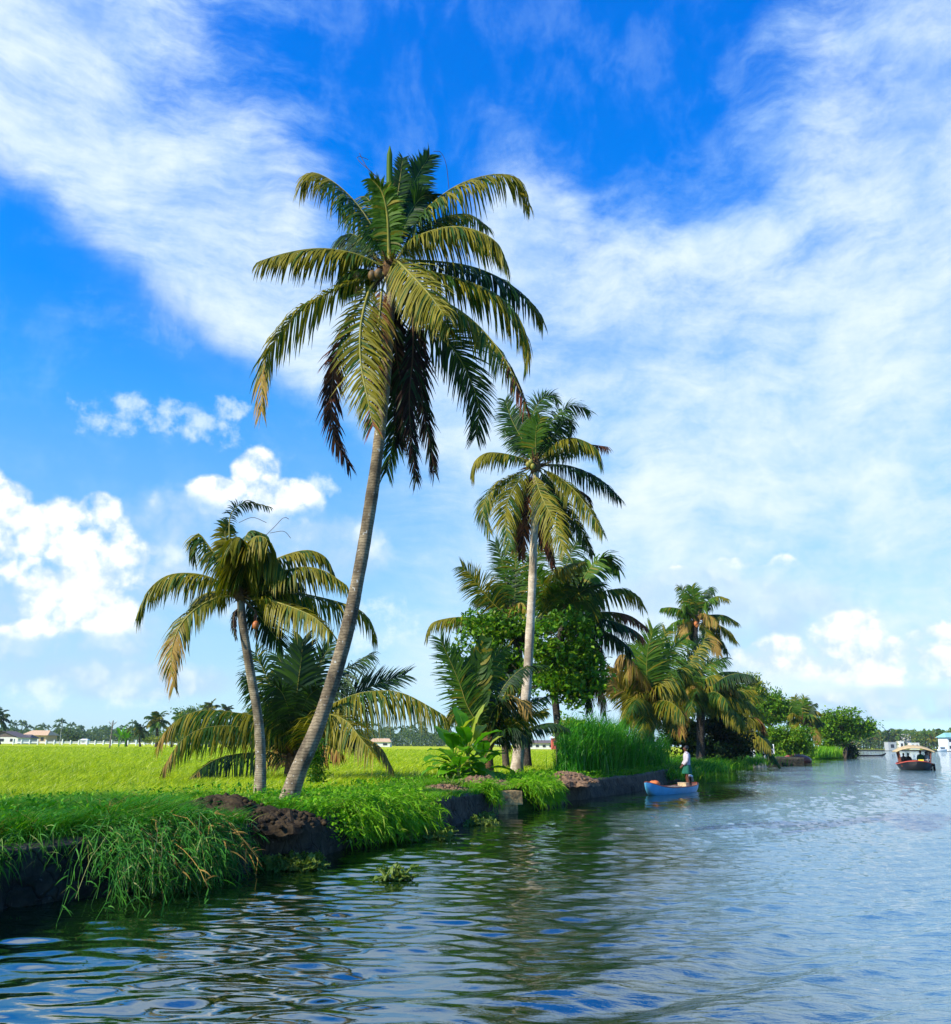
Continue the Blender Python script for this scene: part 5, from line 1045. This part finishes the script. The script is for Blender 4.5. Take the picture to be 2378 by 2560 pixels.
mb = MB(); box(mb, (1.15, .0, .27), (.34, .36, .20)); box(mb, (1.15, .0, .375), (.36, .38, .02)); loose('wooden_crate', placed(mb, cb, rz), 'plank', 'pale box standing at the feet of the man', 'crate')
mb = MB(); tube(mb, [(2.12, .05, .1), (2.1, .05, .48)], .045, 8); box(mb, (2.1, .05, .5), (.26, .2, .2), 0, 0, .8); ball(mb, (2.1, .05, .62), .12, 0, 10, 6, (1.2, .9, .5)); e_ = placed(mb, cb, rz)
e_.M[-1][:] = 1; loose('outboard_engine', e_, ['blackp', 'white'], 'small outboard engine with white cover at the stern', 'outboard engine')
# the man
def skinned(name, verts, edges, radii, mat, parent, origin, sub=2, rootv=0):
    me = bpy.data.meshes.new(name); me.from_pydata([tuple(np.array(v) - origin) for v in verts], edges, []); me.update()
    o = bpy.data.objects.new(name, me); C.objects.link(o); o.parent = parent; me.materials.append(M[mat])
    m = o.modifiers.new('skin', 'SKIN'); sv = me.skin_vertices[0].data if me.skin_vertices else None
    if sv is None:
        import bmesh
        bm = bmesh.new(); bm.from_mesh(me); bm.verts.layers.skin.verify(); bm.to_mesh(me); bm.free(); sv = me.skin_vertices[0].data
    for k, rd in enumerate(radii):
        sv[k].radius = (rd, rd) if np.isscalar(rd) else rd; sv[k].use_root = k == rootv
    m.use_smooth_shade = True; s = o.modifiers.new('sub', 'SUBSURF'); s.levels = sub; s.render_levels = sub; return o
def person(base, face, label, group=None, scale=1.0, sit=False, shirt='shirt', wrap='lungi'):
    fx, fy = math.cos(face), math.sin(face); f_ = np.array([fx, fy, 0]); l_ = np.array([-fy, fx, 0])
    W = lambda f, l, z: np.array(base) + (f_ * f + l_ * l + Z * z) * scale
    rt = root('person', base, label, 'person', group); V = []; E = []; Rr = []
    def v(p, r, par=None):
        V.append(p); Rr.append(tuple(np.array(r) * scale) if not np.isscalar(r) else r * scale)
        if par is not None: E.append((par, len(V) - 1))
        return len(V) - 1
    hz = .48 if sit else .90
    pel = v(W(0, 0, hz), (.125, .10)); wai = v(W(.0, 0, hz + .16), (.12, .095), pel); ch = v(W(-.01, 0, hz + .36), (.15, .11), wai); nk0 = v(W(-.01, 0, hz + .49), (.085, .075), ch); nk = v(W(.01, 0, hz + .57), .048, nk0)
    h1 = v(W(.03, 0, hz + .63), (.066, .074), nk); h2 = v(W(.035, 0, hz + .70), (.078, .09), h1); h3 = v(W(.02, 0, hz + .77), (.068, .078), h2); nose = v(W(.135, 0, hz + .685), .012, h2)
    for s in (1, -1):
        sh = v(W(-.01, s * .17, hz + .46), .062, nk0); 
        if sit: el_ = v(W(.05, s * .24, hz + .20), .042, sh); wr = v(W(.26, s * .14, hz + .12), .028, el_)
        else: el_ = v(W(.03, s * .235, hz + .19), .042, sh); wr = v(W(.19, s * .10, hz - .01), .028, el_)
        pm = v(W(.235, s * .075, hz - .05) if not sit else W(.33, s * .12, hz + .10), (.034, .02), wr); pp = V[pm]
        for q in range(4):
            of = (q - 1.5) * .018; a_ = v(pp + (f_ * .035 + l_ * of - Z * .03) * scale, .0095, pm); v(pp + (f_ * .028 + l_ * of - Z * (.065 + .006 * (q in (1, 2)))) * scale, .008, a_)
        th = v(pp + (f_ * .01 - l_ * s * .035 - Z * .02) * scale, .010, pm); v(pp + (f_ * .03 - l_ * s * .04 - Z * .045) * scale, .009, th)
        hp = v(W(0, s * .085, hz - .06), .095, pel)
        if sit: kn = v(W(.42, s * .11, .46), .062, hp); an = v(W(.42, s * .11, .10), .040, kn)
        else: kn = v(W(.03, s * .10, .47), .060, hp); cf = v(W(-.01, s * .10, .33), .056, kn); an = v(W(-.02, s * .10, .09), .036, cf)
        hl = v(W(-.03 if not sit else .40, s * .10, .04), .036, an); v(W(.15 if not sit else .56, s * .115, .03), .026, hl)
    skinned('body', V, E, Rr, 'skin', rt, np.array(base), 2)
    mb = MB(); ball(mb, (0, 0, 0), .1, 0, 14, 9); mb.V[0] = mb.V[0] * [1.02, .90, 1.0]; mb.V[0] = np.array([W(.0 + p[0], p[1], hz + .745 + p[2] * (.95 if p[0] < .03 else .55)) for p in mb.V[0]]); mb.build('hair', 'hair', rt, base)
    def loft(name, rings, mat, n=22, wav=0.0):
        mb = MB(); a = np.linspace(0, 2 * np.pi, n, endpoint=False); V_ = np.array([[W(cf_ + rf * math.cos(t) * (1 + wav * math.sin(5 * t)), cl_ + rl * math.sin(t) * (1 + wav * math.sin(5 * t)), z) for t in a] for cf_, cl_, rf, rl, z in rings]); m_ = len(rings)
        i = np.arange(m_ - 1)[:, None] * n; j = np.arange(n)[None]; j2 = (j + 1) % n; mb.add(V_.reshape(-1, 3), np.stack([i + j, i + j2, i + n + j2, i + n + j], -1).reshape(-1, 4), 0, True); return mb
    mb = loft('shirt', [(0, 0, .165, .19, hz - .10), (0, 0, .15, .18, hz + .04), (-.005, 0, .14, .165, hz + .16), (-.01, 0, .15, .185, hz + .32), (-.01, 0, .145, .205, hz + .43), (-.01, 0, .11, .17, hz + .50), (0, 0, .07, .085, hz + .545), (.01, 0, .062, .066, hz + .575)], shirt, wav=.03)
    for s in (1, -1):
        tube(mb, [W(-.01, s * .15, hz + .46), W(0, s * .205, hz + .34), W(.02, s * .24, hz + .20)] + ([W(.09, s * .19, hz + .11), W(.15, s * .14, hz + .04)] if not sit else []), np.array(([.085, .078, .066] + ([.060, .052] if not sit else []))) * scale, 10)
    mb.build('shirt', shirt, rt, base)
    if sit: mb = loft('lap', [(0, 0, .17, .2, hz - .12), (0, 0, .16, .19, hz)], wrap)
    else: mb = loft('wrap', [(.01, 0, .215, .21, .57), (.01, 0, .205, .21, .66), (0, 0, .185, .20, .80), (0, 0, .155, .182, .93)], wrap, wav=.05)
    mb.build('loincloth' if not sit else 'trousers', wrap, rt, base); return rt
loc = placed(type('q', (), {'V': [np.array([[1.62, 0.0, .17]])]})(), cb, rz).V[0][0]
person(loc, R(180), 'man in white shirt and green waist cloth standing in the blue boat', scale=.99)

# ------------------------------------------------------------------ covered passenger boat
cs = np.array([at(2288, 1923, 84)[0], 84, 0.0]); rs = np.random.RandomState(4); rzs = R(-112)
rt = root('houseboat', cs + [0, 0, 0], 'covered excursion boat with tan domed canopy on the open water', 'boat')
so, si, gw = hull(7.4, 3.0, -.3, .50, .30, full=.40); mb = MB(); mb.add(so[0], so[1], 0, True); placed(mb, cs, rzs).build('hull', 'blackp', rt)
mb = MB(); mb.add(si[0], si[1][:, ::-1], 0, True); placed(mb, cs, rzs).build('hull_lining', 'teak', rt)
mb = MB(); [tube(mb, w, .05, 6) for w in gw]; placed(mb, cs, rzs).build('gunwale', 'redpaint', rt)
mb = MB(); box(mb, (0, 0, .12), (5.0, 2.0, .05)); placed(mb, cs, rzs).build('deck', 'teak', rt)
mb = MB(); nu, nv = 24, 18; U_, V_ = np.meshgrid(np.linspace(-1, 1, nu), np.linspace(-1, 1, nv), indexing='ij'); X_ = U_ * 2.8; Y_ = V_ * 1.66 * (1 - .10 * U_ ** 2); Zt = 1.58 + .52 * (1 - np.abs(V_) ** 2.2) * (1 - .35 * np.abs(U_) ** 3) + .02 * np.sin(U_ * 30)
for sgn, off in ((1, 0), (-1, -.06)):
    i = np.arange(nu - 1)[:, None] * nv; j = np.arange(nv - 1)[None]; F_ = np.stack([i + j, i + nv + j, i + nv + j + 1, i + j + 1], -1).reshape(-1, 4); mb.add(np.stack([X_, Y_, Zt + off], -1).reshape(-1, 3), F_ if sgn > 0 else F_[:, ::-1], 0, True)
for a_ in ((0, slice(None)), (-1, slice(None)), (slice(None), 0), (slice(None), -1)): tube(mb, np.stack([X_[a_], Y_[a_], Zt[a_] - .03], -1), .05, 5)
placed(mb, cs, rzs).build('canopy', 'canopy', rt)
for x_ in (-2.5, -.9, .9, 2.5):
    for y_ in (-1.38, 1.38): mb = MB(); tube(mb, [(x_, y_ * .80, .3), (x_, y_ * .92, 1.62)], .055, 6); placed(mb, cs, rzs).build('post', 'teak', rt)
for y_, x_ in ((-.62, 1.7), (.5, 1.5), (.55, -1.0)):
    mb = MB(); ball(mb, (x_, y_, .50), .6, 0, 12, 8, (.9, .75, .30)); placed(mb, cs, rzs).build('seat_cushion', 'orange', rt)
for x_, y_ in ((1.9, -1.42), (1.9, 1.42), (-1.5, 1.42)):
    mb = MB(); a_ = np.linspace(0, 2 * np.pi, 17); tube(mb, np.stack([x_ + .04 * np.cos(a_) * 0 + .26 * np.cos(a_), np.full(17, y_), .26 + .26 * np.sin(a_)], -1), .085, 7, cap=False); placed(mb, cs, rzs + (.35 if y_ < 0 else -.0)).build('tyre_fender', 'rubber', rt)
def sloc(x_, y_, z_): return placed(type('q', (), {'V': [np.array([[x_, y_, z_]], float)]})(), cs, rzs).V[0][0]
mb = MB(); box(mb, (2.3, .42, .68), (.3, .42, .46)); box(mb, (2.47, .42, .68), (.03, .30, .2)); loose('yellow_crate', placed(mb, cs, rzs), 'yellow', 'yellow plastic crate at the end of the excursion boat', 'crate')
mb = MB(); box(mb, (1.4, 1.0, .9), (.9, .35, .10)); box(mb, (1.4, 1.0, .65), (.9, .35, .06)); tube(mb, [(1.9, 1.0, .2), (1.9, 1.0, 1.0)], .04, 6); tube(mb, [(1.0, 1.0, .2), (1.0, 1.0, 1.0)], .04, 6); placed(mb, cs, rzs).build('side_rack', 'metal', rt)
person(sloc(.9, -.85, .12), R(80), 'passenger in dark clothes sitting at the left posts of the excursion boat', sit=True, shirt='blackp', wrap='blackp', group='passengers in the excursion boat')
person(sloc(.2, -.45, .12), R(80), 'passenger in dark clothes sitting just left of the middle of the excursion boat', sit=True, shirt='blackp', wrap='blackp', group='passengers in the excursion boat')
person(sloc(1.0, .50, .16), R(85), 'passenger in dark clothes upright behind the yellow crate', sit=True, shirt='lungi', wrap='blackp', group='passengers in the excursion boat', scale=1.15)
person(sloc(.3, .98, .16), R(85), 'passenger in pale shirt sitting by the right posts of the excursion boat', sit=True, shirt='shirt', wrap='blackp', group='passengers in the excursion boat', scale=1.1)
# long dark canoe off the point
cc_ = np.array([at(2155, 1890, 215)[0], 215.0, 0]); so, si, gw = hull(11.5, 1.0, -.15, .28, .55, full=.5, risep=8); mb = MB(); mb.add(so[0], so[1], 0, True); mb.add(si[0], si[1][:, ::-1], 0, True)
rt = root('dark_canoe', cc_, 'long low black canoe lying off the tip of the point', 'boat'); placed(mb, cc_, R(4)).build('hull', 'blackp', rt)

# ------------------------------------------------------------------ landing with washing, blocks
cl_ = at(1945, 1900, 106); mb = MB(); bx0 = bankx(106); box(mb, (bx0 - .2, 104, .25), (3.6, 7.0, 1.1)); o = mb.build('concrete_landing', 'wall', None, (bx0, 104, 0)); tag(o, 'dark concrete landing at the waterline under the glossy bush', 'landing')
for q, (px, py, hh, wd, lb) in enumerate([(1913, 1876, 1.6, .55, 'long white cloth hanging to dry above the landing'), (1932, 1873, 1.0, .35, 'small white cloth hanging to dry right of the long one'), (1881, 1883, .9, .7, 'pale cloth hanging under the dark low palm')]):
    mb = MB(); c = at(px, py, 99); U_ = np.linspace(-1, 1, 9); V_ = np.linspace(-1, 1, 6); g_ = np.array([[(u * wd / 2, .09 * math.sin(u * 7), v * hh / 2) for v in V_] for u in U_]); i = np.arange(8)[:, None] * 6; j = np.arange(5)[None]; F_ = np.stack([i + j, i + 6 + j, i + 7 + j, i + j + 1], -1).reshape(-1, 4)
    mb.add(g_.reshape(-1, 3) + c, F_, 0, True); mb.add(g_.reshape(-1, 3) + c + [0, .03, 0], F_[:, ::-1], 0, True); tag(mb.build('hanging_cloth', 'white', None, c), lb, 'cloth', 'washing by the landing')
mb = MB(); c = at(1992, 1897, 116); rs = np.random.RandomState(3); ball(mb, c + [0, 0, -.1], 1.5, 0, 14, 9, (1.2, 1, .45), .12, rs); tag(mb.build('tarpaulin_heap', 'gun', None, c), 'rust red tarpaulin heap at the end of the landing', 'tarpaulin')
for px, py, lb in ((1902, 1917, 'pale concrete block standing in the water, left one'), (1927, 1915, 'darker concrete block standing in the water, right one')):
    c = onz(px, py); mb = MB(); box(mb, c + [0, .3, .05], (1.05, .9, .75), 0, .1, .92); tag(mb.build('concrete_block', 'greyw' if px < 1910 else 'wall', None, c), lb, 'concrete block', 'blocks in the water')

# ------------------------------------------------------------------ far houses, fence, pole
def house(px0, px1, D, z0, h, depth, label, wallm='whitewall', roofm='greyroof', roofh=1.6, gable=False, wins=3, over=.5, flat=False, floors=1):
    a = at(px0, 1870, D)[0]; b = at(px1, 1870, D)[0]; w = b - a; c = np.array([(a + b) / 2, D, z0]); rt = root('house', c, label, 'house', 'houses seen across field and water'); H_ = h * floors
    mb = MB(); box(mb, c + [0, depth / 2, H_ / 2], (w, depth, H_)); mb.build('wall', wallm, rt)
    mb = MB(); x0, x1, y0, y1 = -w / 2 - over, w / 2 + over, -over, depth + over; zt = H_
    if flat: box(mb, c + [0, depth / 2, zt + .12], (w + over, depth + over, .24))
    elif gable: mb.add(np.array([(x0, y0, zt - .1), (x1, y0, zt - .1), (0, y0, zt + roofh), (x0, y1, zt - .1), (x1, y1, zt - .1), (0, y1, zt + roofh)]) + c, [[0, 2, 5, 3], [1, 4, 5, 2]]); mb.add(np.array([(-w / 2, -.01, zt), (w / 2, -.01, zt), (0, -.01, zt + roofh * .9)]) + c, [[0, 1, 2]])
    else: mb.add(np.array([(x0, y0, zt), (x1, y0, zt), (x1, y1, zt), (x0, y1, zt), (x0 + roofh * .9, depth / 2, zt + roofh), (x1 - roofh * .9, depth / 2, zt + roofh)]) + c, [[0, 1, 5, 4], [2, 3, 4, 5]]); mb.add(np.array([(x1, y0, zt), (x1, y1, zt), (x1 - roofh * .9, depth / 2, zt + roofh), (x0, y1, zt), (x0, y0, zt), (x0 + roofh * .9, depth / 2, zt + roofh)]) + c, [[0, 1, 2], [3, 4, 5]])
    mb.build('roof', roofm, rt)
    for f in range(floors):
        for q in range(wins):
            xx = -w / 2 + w * (q + .5) / wins; mb = MB(); box(mb, c + [xx, -.04, h * f + h * .55], (w / wins * .42, .1, h * .42)); mb.build('window', 'darkglass', rt)
    return rt
house(-40, 42, 330, .7, 2.2, 9, 'low house with wide grey gabled roof at the far left edge of the field', roofh=2.1, gable=True, over=.6)
house(40, 68, 345, .7, 2.0, 8, 'dark roofed small house between the gabled and the tan roofed one', wallm='greyw', roofh=1.3, wins=2)
house(56, 112, 380, .7, 3.2, 10, 'house with a broad tan roof at the left end of the field', wallm='tanroof', roofm='tanroof', roofh=2.0, over=1.0)
house(198, 214, 340, .7, 1.4, 3, 'tiny white hut standing at the far fence', roofm='white', roofh=.5, wins=1, over=.3)
house(1318, 1386, 270, .7, 1.6, 7, 'low white building seen between the trunks across the field', roofm='greyroof', roofh=.9, wins=4)
house(1380, 1396, 262, .7, 3.0, 3, 'narrow red and white building beside the dark palm trunk', wallm='redpaint', roofm='white', roofh=.6, wins=1)
house(925, 975, 330, .7, 1.7, 7, 'pale low house across the field right of the leaning trunk', roofm='tanroof', roofh=1.2, wins=2)
house(2222, 2242, 612, 0.2, 5.2, 6, 'plain grey block house on the far bank left of the excursion boat', wallm='greyw', roofm='greyw', flat=True, wins=1, over=.2)
house(2250, 2262, 640, 1, 5.2, 6, 'narrow white house on the far bank above the canopy left end', flat=True, roofm='white', wins=1, over=.2)
house(2264, 2280, 652, 1, 5.0, 8, 'tallest white house on the far bank above the canopy', flat=True, roofm='white', wins=2, over=.2, floors=2)
house(2278, 2300, 640, 1, 4.2, 8, 'low white house with terrace on the far bank behind the canopy', flat=True, roofm='white', wins=2, over=.2)
house(2371, 2425, 600, .3, 4.2, 12, 'two storey house with teal roof at the right edge', wallm='whitewall', roofm='tealroof', roofh=3.0, wins=4, over=1.2, floors=2)
house(2135, 2150, 660, 1, 3.8, 6, 'small white house on the far bank just right of the point', roofm='tanroof', roofh=1.5, wins=2)
mb = MB(); cx0 = at(2356, 1878, 590); cx1 = at(2368, 1878, 590); so, si, gw = hull(6.5, 2.2, -.2, 1.0, .4, full=.4); mb.add(so[0], so[1], 0, True); m0 = MB(); box(m0, (0, 0, 1.9), (3.6, 1.9, 1.7)); box(m0, (0, 0, 2.82), (4.2, 2.2, .14)); mb.add(np.concatenate(m0.V), np.concatenate(m0.F)); rt = root('moored_boat', (cx0[0], 590, 0), 'white cabin boat moored by the teal roofed house', 'boat'); placed(mb, (cx0[0], 590, 0), R(6)).build('hull', 'white', rt)
mb = MB(); box(mb, (0, 0, 2.0), (2.8, 2.0, .7)); placed(mb, (cx0[0], 590, 0), R(6)).build('window', 'darkglass', rt)
# fence along the far side of the field
c = at(240, 1852, 318); rt = root('white_fence', (c[0], 318, .7), 'long white railing along the far left side of the field', 'fence')
xa, xb = at(34, 1852, 318)[0], at(505, 1852, 318)[0]; mb = MB(); box(mb, ((xa + xb) / 2, 318, 1.15), (xb - xa, .15, .32)); box(mb, ((xa + xb) / 2, 318, 1.6), (xb - xa, .12, .12)); mb.build('rail', 'white', rt)
for q, xx in enumerate(np.linspace(xa, xb, 24)): mb = MB(); box(mb, (xx, 317.8, 1.35), (.3, .3, 1.5 + .5 * (q % 3 == 0))); mb.build('post', 'white', rt)
b = at(274, 1866, 140); rt = root('electric_pole', (b[0], 140, .5), 'slender electric pole standing in the rice field', 'utility pole')
ztop = at(277, 1800, 140)[2]; mb = MB(); tube(mb, [(b[0], 140, .4), (b[0] + .15, 140, ztop)], [.13, .08], 8); mb.build('shaft', 'pole', rt)
mb = MB(); tube(mb, [(b[0] + .12, 140, ztop - .9), (b[0] - .45, 140, ztop - .35)], .04, 5); tube(mb, [(b[0] + .12, 140, ztop - .9), (b[0] + .65, 140, ztop - .3)], .04, 5); tube(mb, [(b[0] - .3, 140, ztop - .45), (b[0] + .6, 140, ztop - .45)], .035, 5); mb.build('cross_arm', 'pole', rt)
for dx in (-.45, .15, .65): mb = MB(); ball(mb, (b[0] + dx, 140, ztop - .2 + .15 * (dx == .15)), .09, 0, 8, 6); mb.build('insulator', 'white', rt)
b = at(150, 1852, 300); mb = MB(); tube(mb, [(b[0], 300, .5), (b[0], 300, at(150, 1795, 300)[2])], [.10, .05], 6); tag(mb.build('radio_mast', 'metal', None, (b[0], 300, .5)), 'thin mast rising behind the white railing', 'mast')

# ------------------------------------------------------------------ far palms and trees
GRPL = 'palms beyond the field on the left'
simple_palm(392, 1852, 1803, 235, 3.4, 16, 'palm with full round crown standing highest left of the young palm', 61, ll=1.5, width=.3, n=22, mixes='goy', r=.28)
simple_palm(352, 1852, 1826, 240, 2.8, 12, 'shorter dark palm left of the round crowned one', 62, ll=1.3, width=.3, n=20, mixes='kg', r=.2)
simple_palm(430, 1852, 1832, 220, 2.6, 10, 'low feathery palm between the round crowned one and the leafy mound', 63, ll=1.2, width=.25, n=20, mixes='oy', r=.2)
simple_palm(524, 1850, 1773, 262, 3.3, 14, 'tall palm peeking over the leafy mound behind the frond tips', 64, ll=1.4, width=.3, n=20, mixes='go', r=.2)
simple_palm(566, 1850, 1780, 268, 3.0, 12, 'dark palm with upright fronds right of the peeking one', 65, ll=1.3, width=.3, n=20, mixes='kg', r=.2)
simple_palm(448, 1850, 1795, 275, 2.6, 11, 'small grey green palm left of the leafy mound', 66, ll=1.3, width=.3, n=20, mixes='kg', r=.2)
simple_palm(630, 1850, 1790, 250, 3.2, 12, 'palm between the two front trunks far behind', 67, ll=1.4, width=.3, n=20, mixes='oy', r=.2)
simple_palm(0, 1852, 1797, 300, 4.6, 14, 'dark palm cut by the left edge of the picture', 68, ll=1.8, width=.4, n=20, mixes='kg', r=.3, lean=-5)
simple_palm(318, 1852, 1838, 250, 2.0, 10, 'small far palm right of the banana clump', 69, ll=1.1, width=.25, n=18, mixes='oy', r=.15)
tree('leafy_mound', 'rounded leafy tree mound behind the left frond tips', 258, [(470, 1795, 30, 18), (500, 1788, 30, 20), (535, 1810, 35, 20), (480, 1825, 40, 22), (560, 1825, 40, 20), (620, 1825, 45, 22), (430, 1838, 25, 12)], 5200, .42, ['tree1', 'far', 'tree3'], [.5, .3, .2], 220, [(500, 1852), (500, 1800)], .3)
tree('field_edge_bush', 'yellow green bushes at the field edge below the round crowned palm', 230, [(350, 1845, 22, 8), (405, 1846, 30, 9), (450, 1845, 25, 9), (520, 1846, 40, 9)], 1800, .36, ['tree3', 'far'], [.5, .5], 221, None, cat='bush', basez=.4)
for q, (px, s) in enumerate(((298, 1.0), (314, .8))):
    rs = np.random.RandomState(300 + q); b = at(px, 1853, 205); b[2] = .5; mb = MB(); tube(mb, [b, b + [0, 0, 2.2 * s]], .16, 6)
    for k in range(9): banana_leaf(mb, b + [0, 0, 2.0 * s], k * 2.4, 1.3 - k * .1, 2.9 * s, .8, rs, 0, .8)
    tag(mb.build('banana_plant', 'banana', None, b), ('taller' if q == 0 else 'smaller') + ' banana plant at the far edge of the field beyond the pole', 'banana plant', 'far banana plants')
tree('dark_green_trees', 'dark green low trees right of the tan roofed house', 400, [(125, 1842, 22, 9), (150, 1838, 20, 10), (175, 1843, 20, 8)], 1500, .6, ['tree4', 'far'], [.6, .4], 222, None, cat='tree', basez=.5)
# distant wood on the left: one mass
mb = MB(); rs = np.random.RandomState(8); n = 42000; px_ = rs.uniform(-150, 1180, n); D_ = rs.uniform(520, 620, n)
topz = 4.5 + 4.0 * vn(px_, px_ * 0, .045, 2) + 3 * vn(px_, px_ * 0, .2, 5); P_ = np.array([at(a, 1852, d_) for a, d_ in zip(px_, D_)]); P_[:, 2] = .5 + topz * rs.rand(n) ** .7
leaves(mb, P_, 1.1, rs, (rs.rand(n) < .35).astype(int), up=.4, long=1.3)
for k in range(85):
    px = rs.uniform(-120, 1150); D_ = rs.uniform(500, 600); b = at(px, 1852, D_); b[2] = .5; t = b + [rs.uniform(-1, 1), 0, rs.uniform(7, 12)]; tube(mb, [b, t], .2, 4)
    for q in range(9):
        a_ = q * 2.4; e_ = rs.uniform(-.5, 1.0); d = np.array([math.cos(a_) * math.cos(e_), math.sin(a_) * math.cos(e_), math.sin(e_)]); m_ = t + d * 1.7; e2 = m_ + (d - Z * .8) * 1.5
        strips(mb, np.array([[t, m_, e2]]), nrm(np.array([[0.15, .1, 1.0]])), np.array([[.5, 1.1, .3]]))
tag(mb.build('distant_wood', ['far_hazed', 'far']), 'hazy far wood of palms beyond the rice field', 'wood', kind='stuff')
# far bank on the right: palms one by one, the scrub under them one mass
mb = MB(); n = 30000; px_ = rs.uniform(2060, 2560, n); D_ = rs.uniform(640, 720, n); topz = 9.0 + 5 * vn(px_, px_ * 0, .05, 3) + 3 * vn(px_, px_ * 0, .17, 4); P_ = np.array([at(a, 1872, d_) for a, d_ in zip(px_, D_)]); P_[:, 2] = 1.0 + topz * rs.rand(n) ** .75
leaves(mb, P_, .95, rs, rs.choice(3, n, p=[.45, .35, .2]), up=.4, long=1.3); tag(mb.build('far_bank_scrub', ['far', 'tree1', 'tree3']), 'mixed green scrub along the far right bank', 'scrub', kind='stuff')
protos = []
for k in range(4):
    r_ = simple_palm(2150 + k * 9, 1874, 1845, 650, 4.2, 11, 'slender palm on the far bank', 400 + k, ll=2.2, width=.7, n=10, mixes=['ky', 'oy', 'kg', 'to'][k], r=.35, basez=1.0, group='palms along the far right bank'); protos.append(r_)
def copy_tree(o, parent=None):
    c = o.copy(); C.objects.link(c); c.parent = parent
    for ch in list(o.children): copy_tree(ch, c)
    return c
rs = np.random.RandomState(77)
for k, px in enumerate([2138, 2166, 2190, 2198, 2207, 2215, 2226, 2236, 2245, 2255, 2262, 2275, 2286, 2293, 2300, 2308, 2315, 2321, 2330, 2336, 2343, 2352, 2358, 2372, 2377]):
    c = copy_tree(protos[k % 4]); b = at(px, 1874, rs.uniform(640, 700)); s = rs.uniform(.85, 1.45); c.location = (b[0], b[1], 1.0); c.scale = (s * .9, s * .9, s); c.rotation_euler = (0, 0, rs.uniform(0, 6.28))
mb = MB(); box(mb, (at(2240, 1878, FARY)[0], FARY - 2, .15), (900, 3, 1.4)); tag(mb.build('far_embankment', 'wall', None, (at(2240, 1878, FARY)[0], FARY - 2, 0)), 'low dark embankment along the far bank behind the excursion boat', 'embankment')

# haze: still air thick enough to pale the far shores
mb = MB(); box(mb, (0, 0, 29), (3500, 3450, 60)); hz_ = mb.build('haze', 'white'); hz_.data.materials.clear()
hm = bpy.data.materials.new('haze_air'); hm.use_nodes = True; hm.node_tree.nodes.clear(); vo_ = hm.node_tree.nodes.new('ShaderNodeVolumePrincipled')
vo_.inputs['Density'].default_value = 0.00011; vo_.inputs['Color'].default_value = (0.80, 0.90, 1.0, 1); vo_.inputs['Anisotropy'].default_value = 0.3
ho_ = hm.node_tree.nodes.new('ShaderNodeOutputMaterial'); hm.node_tree.links.new(vo_.outputs[0], ho_.inputs['Volume']); hz_.data.materials.append(hm); tag(hz_, kind='stuff')
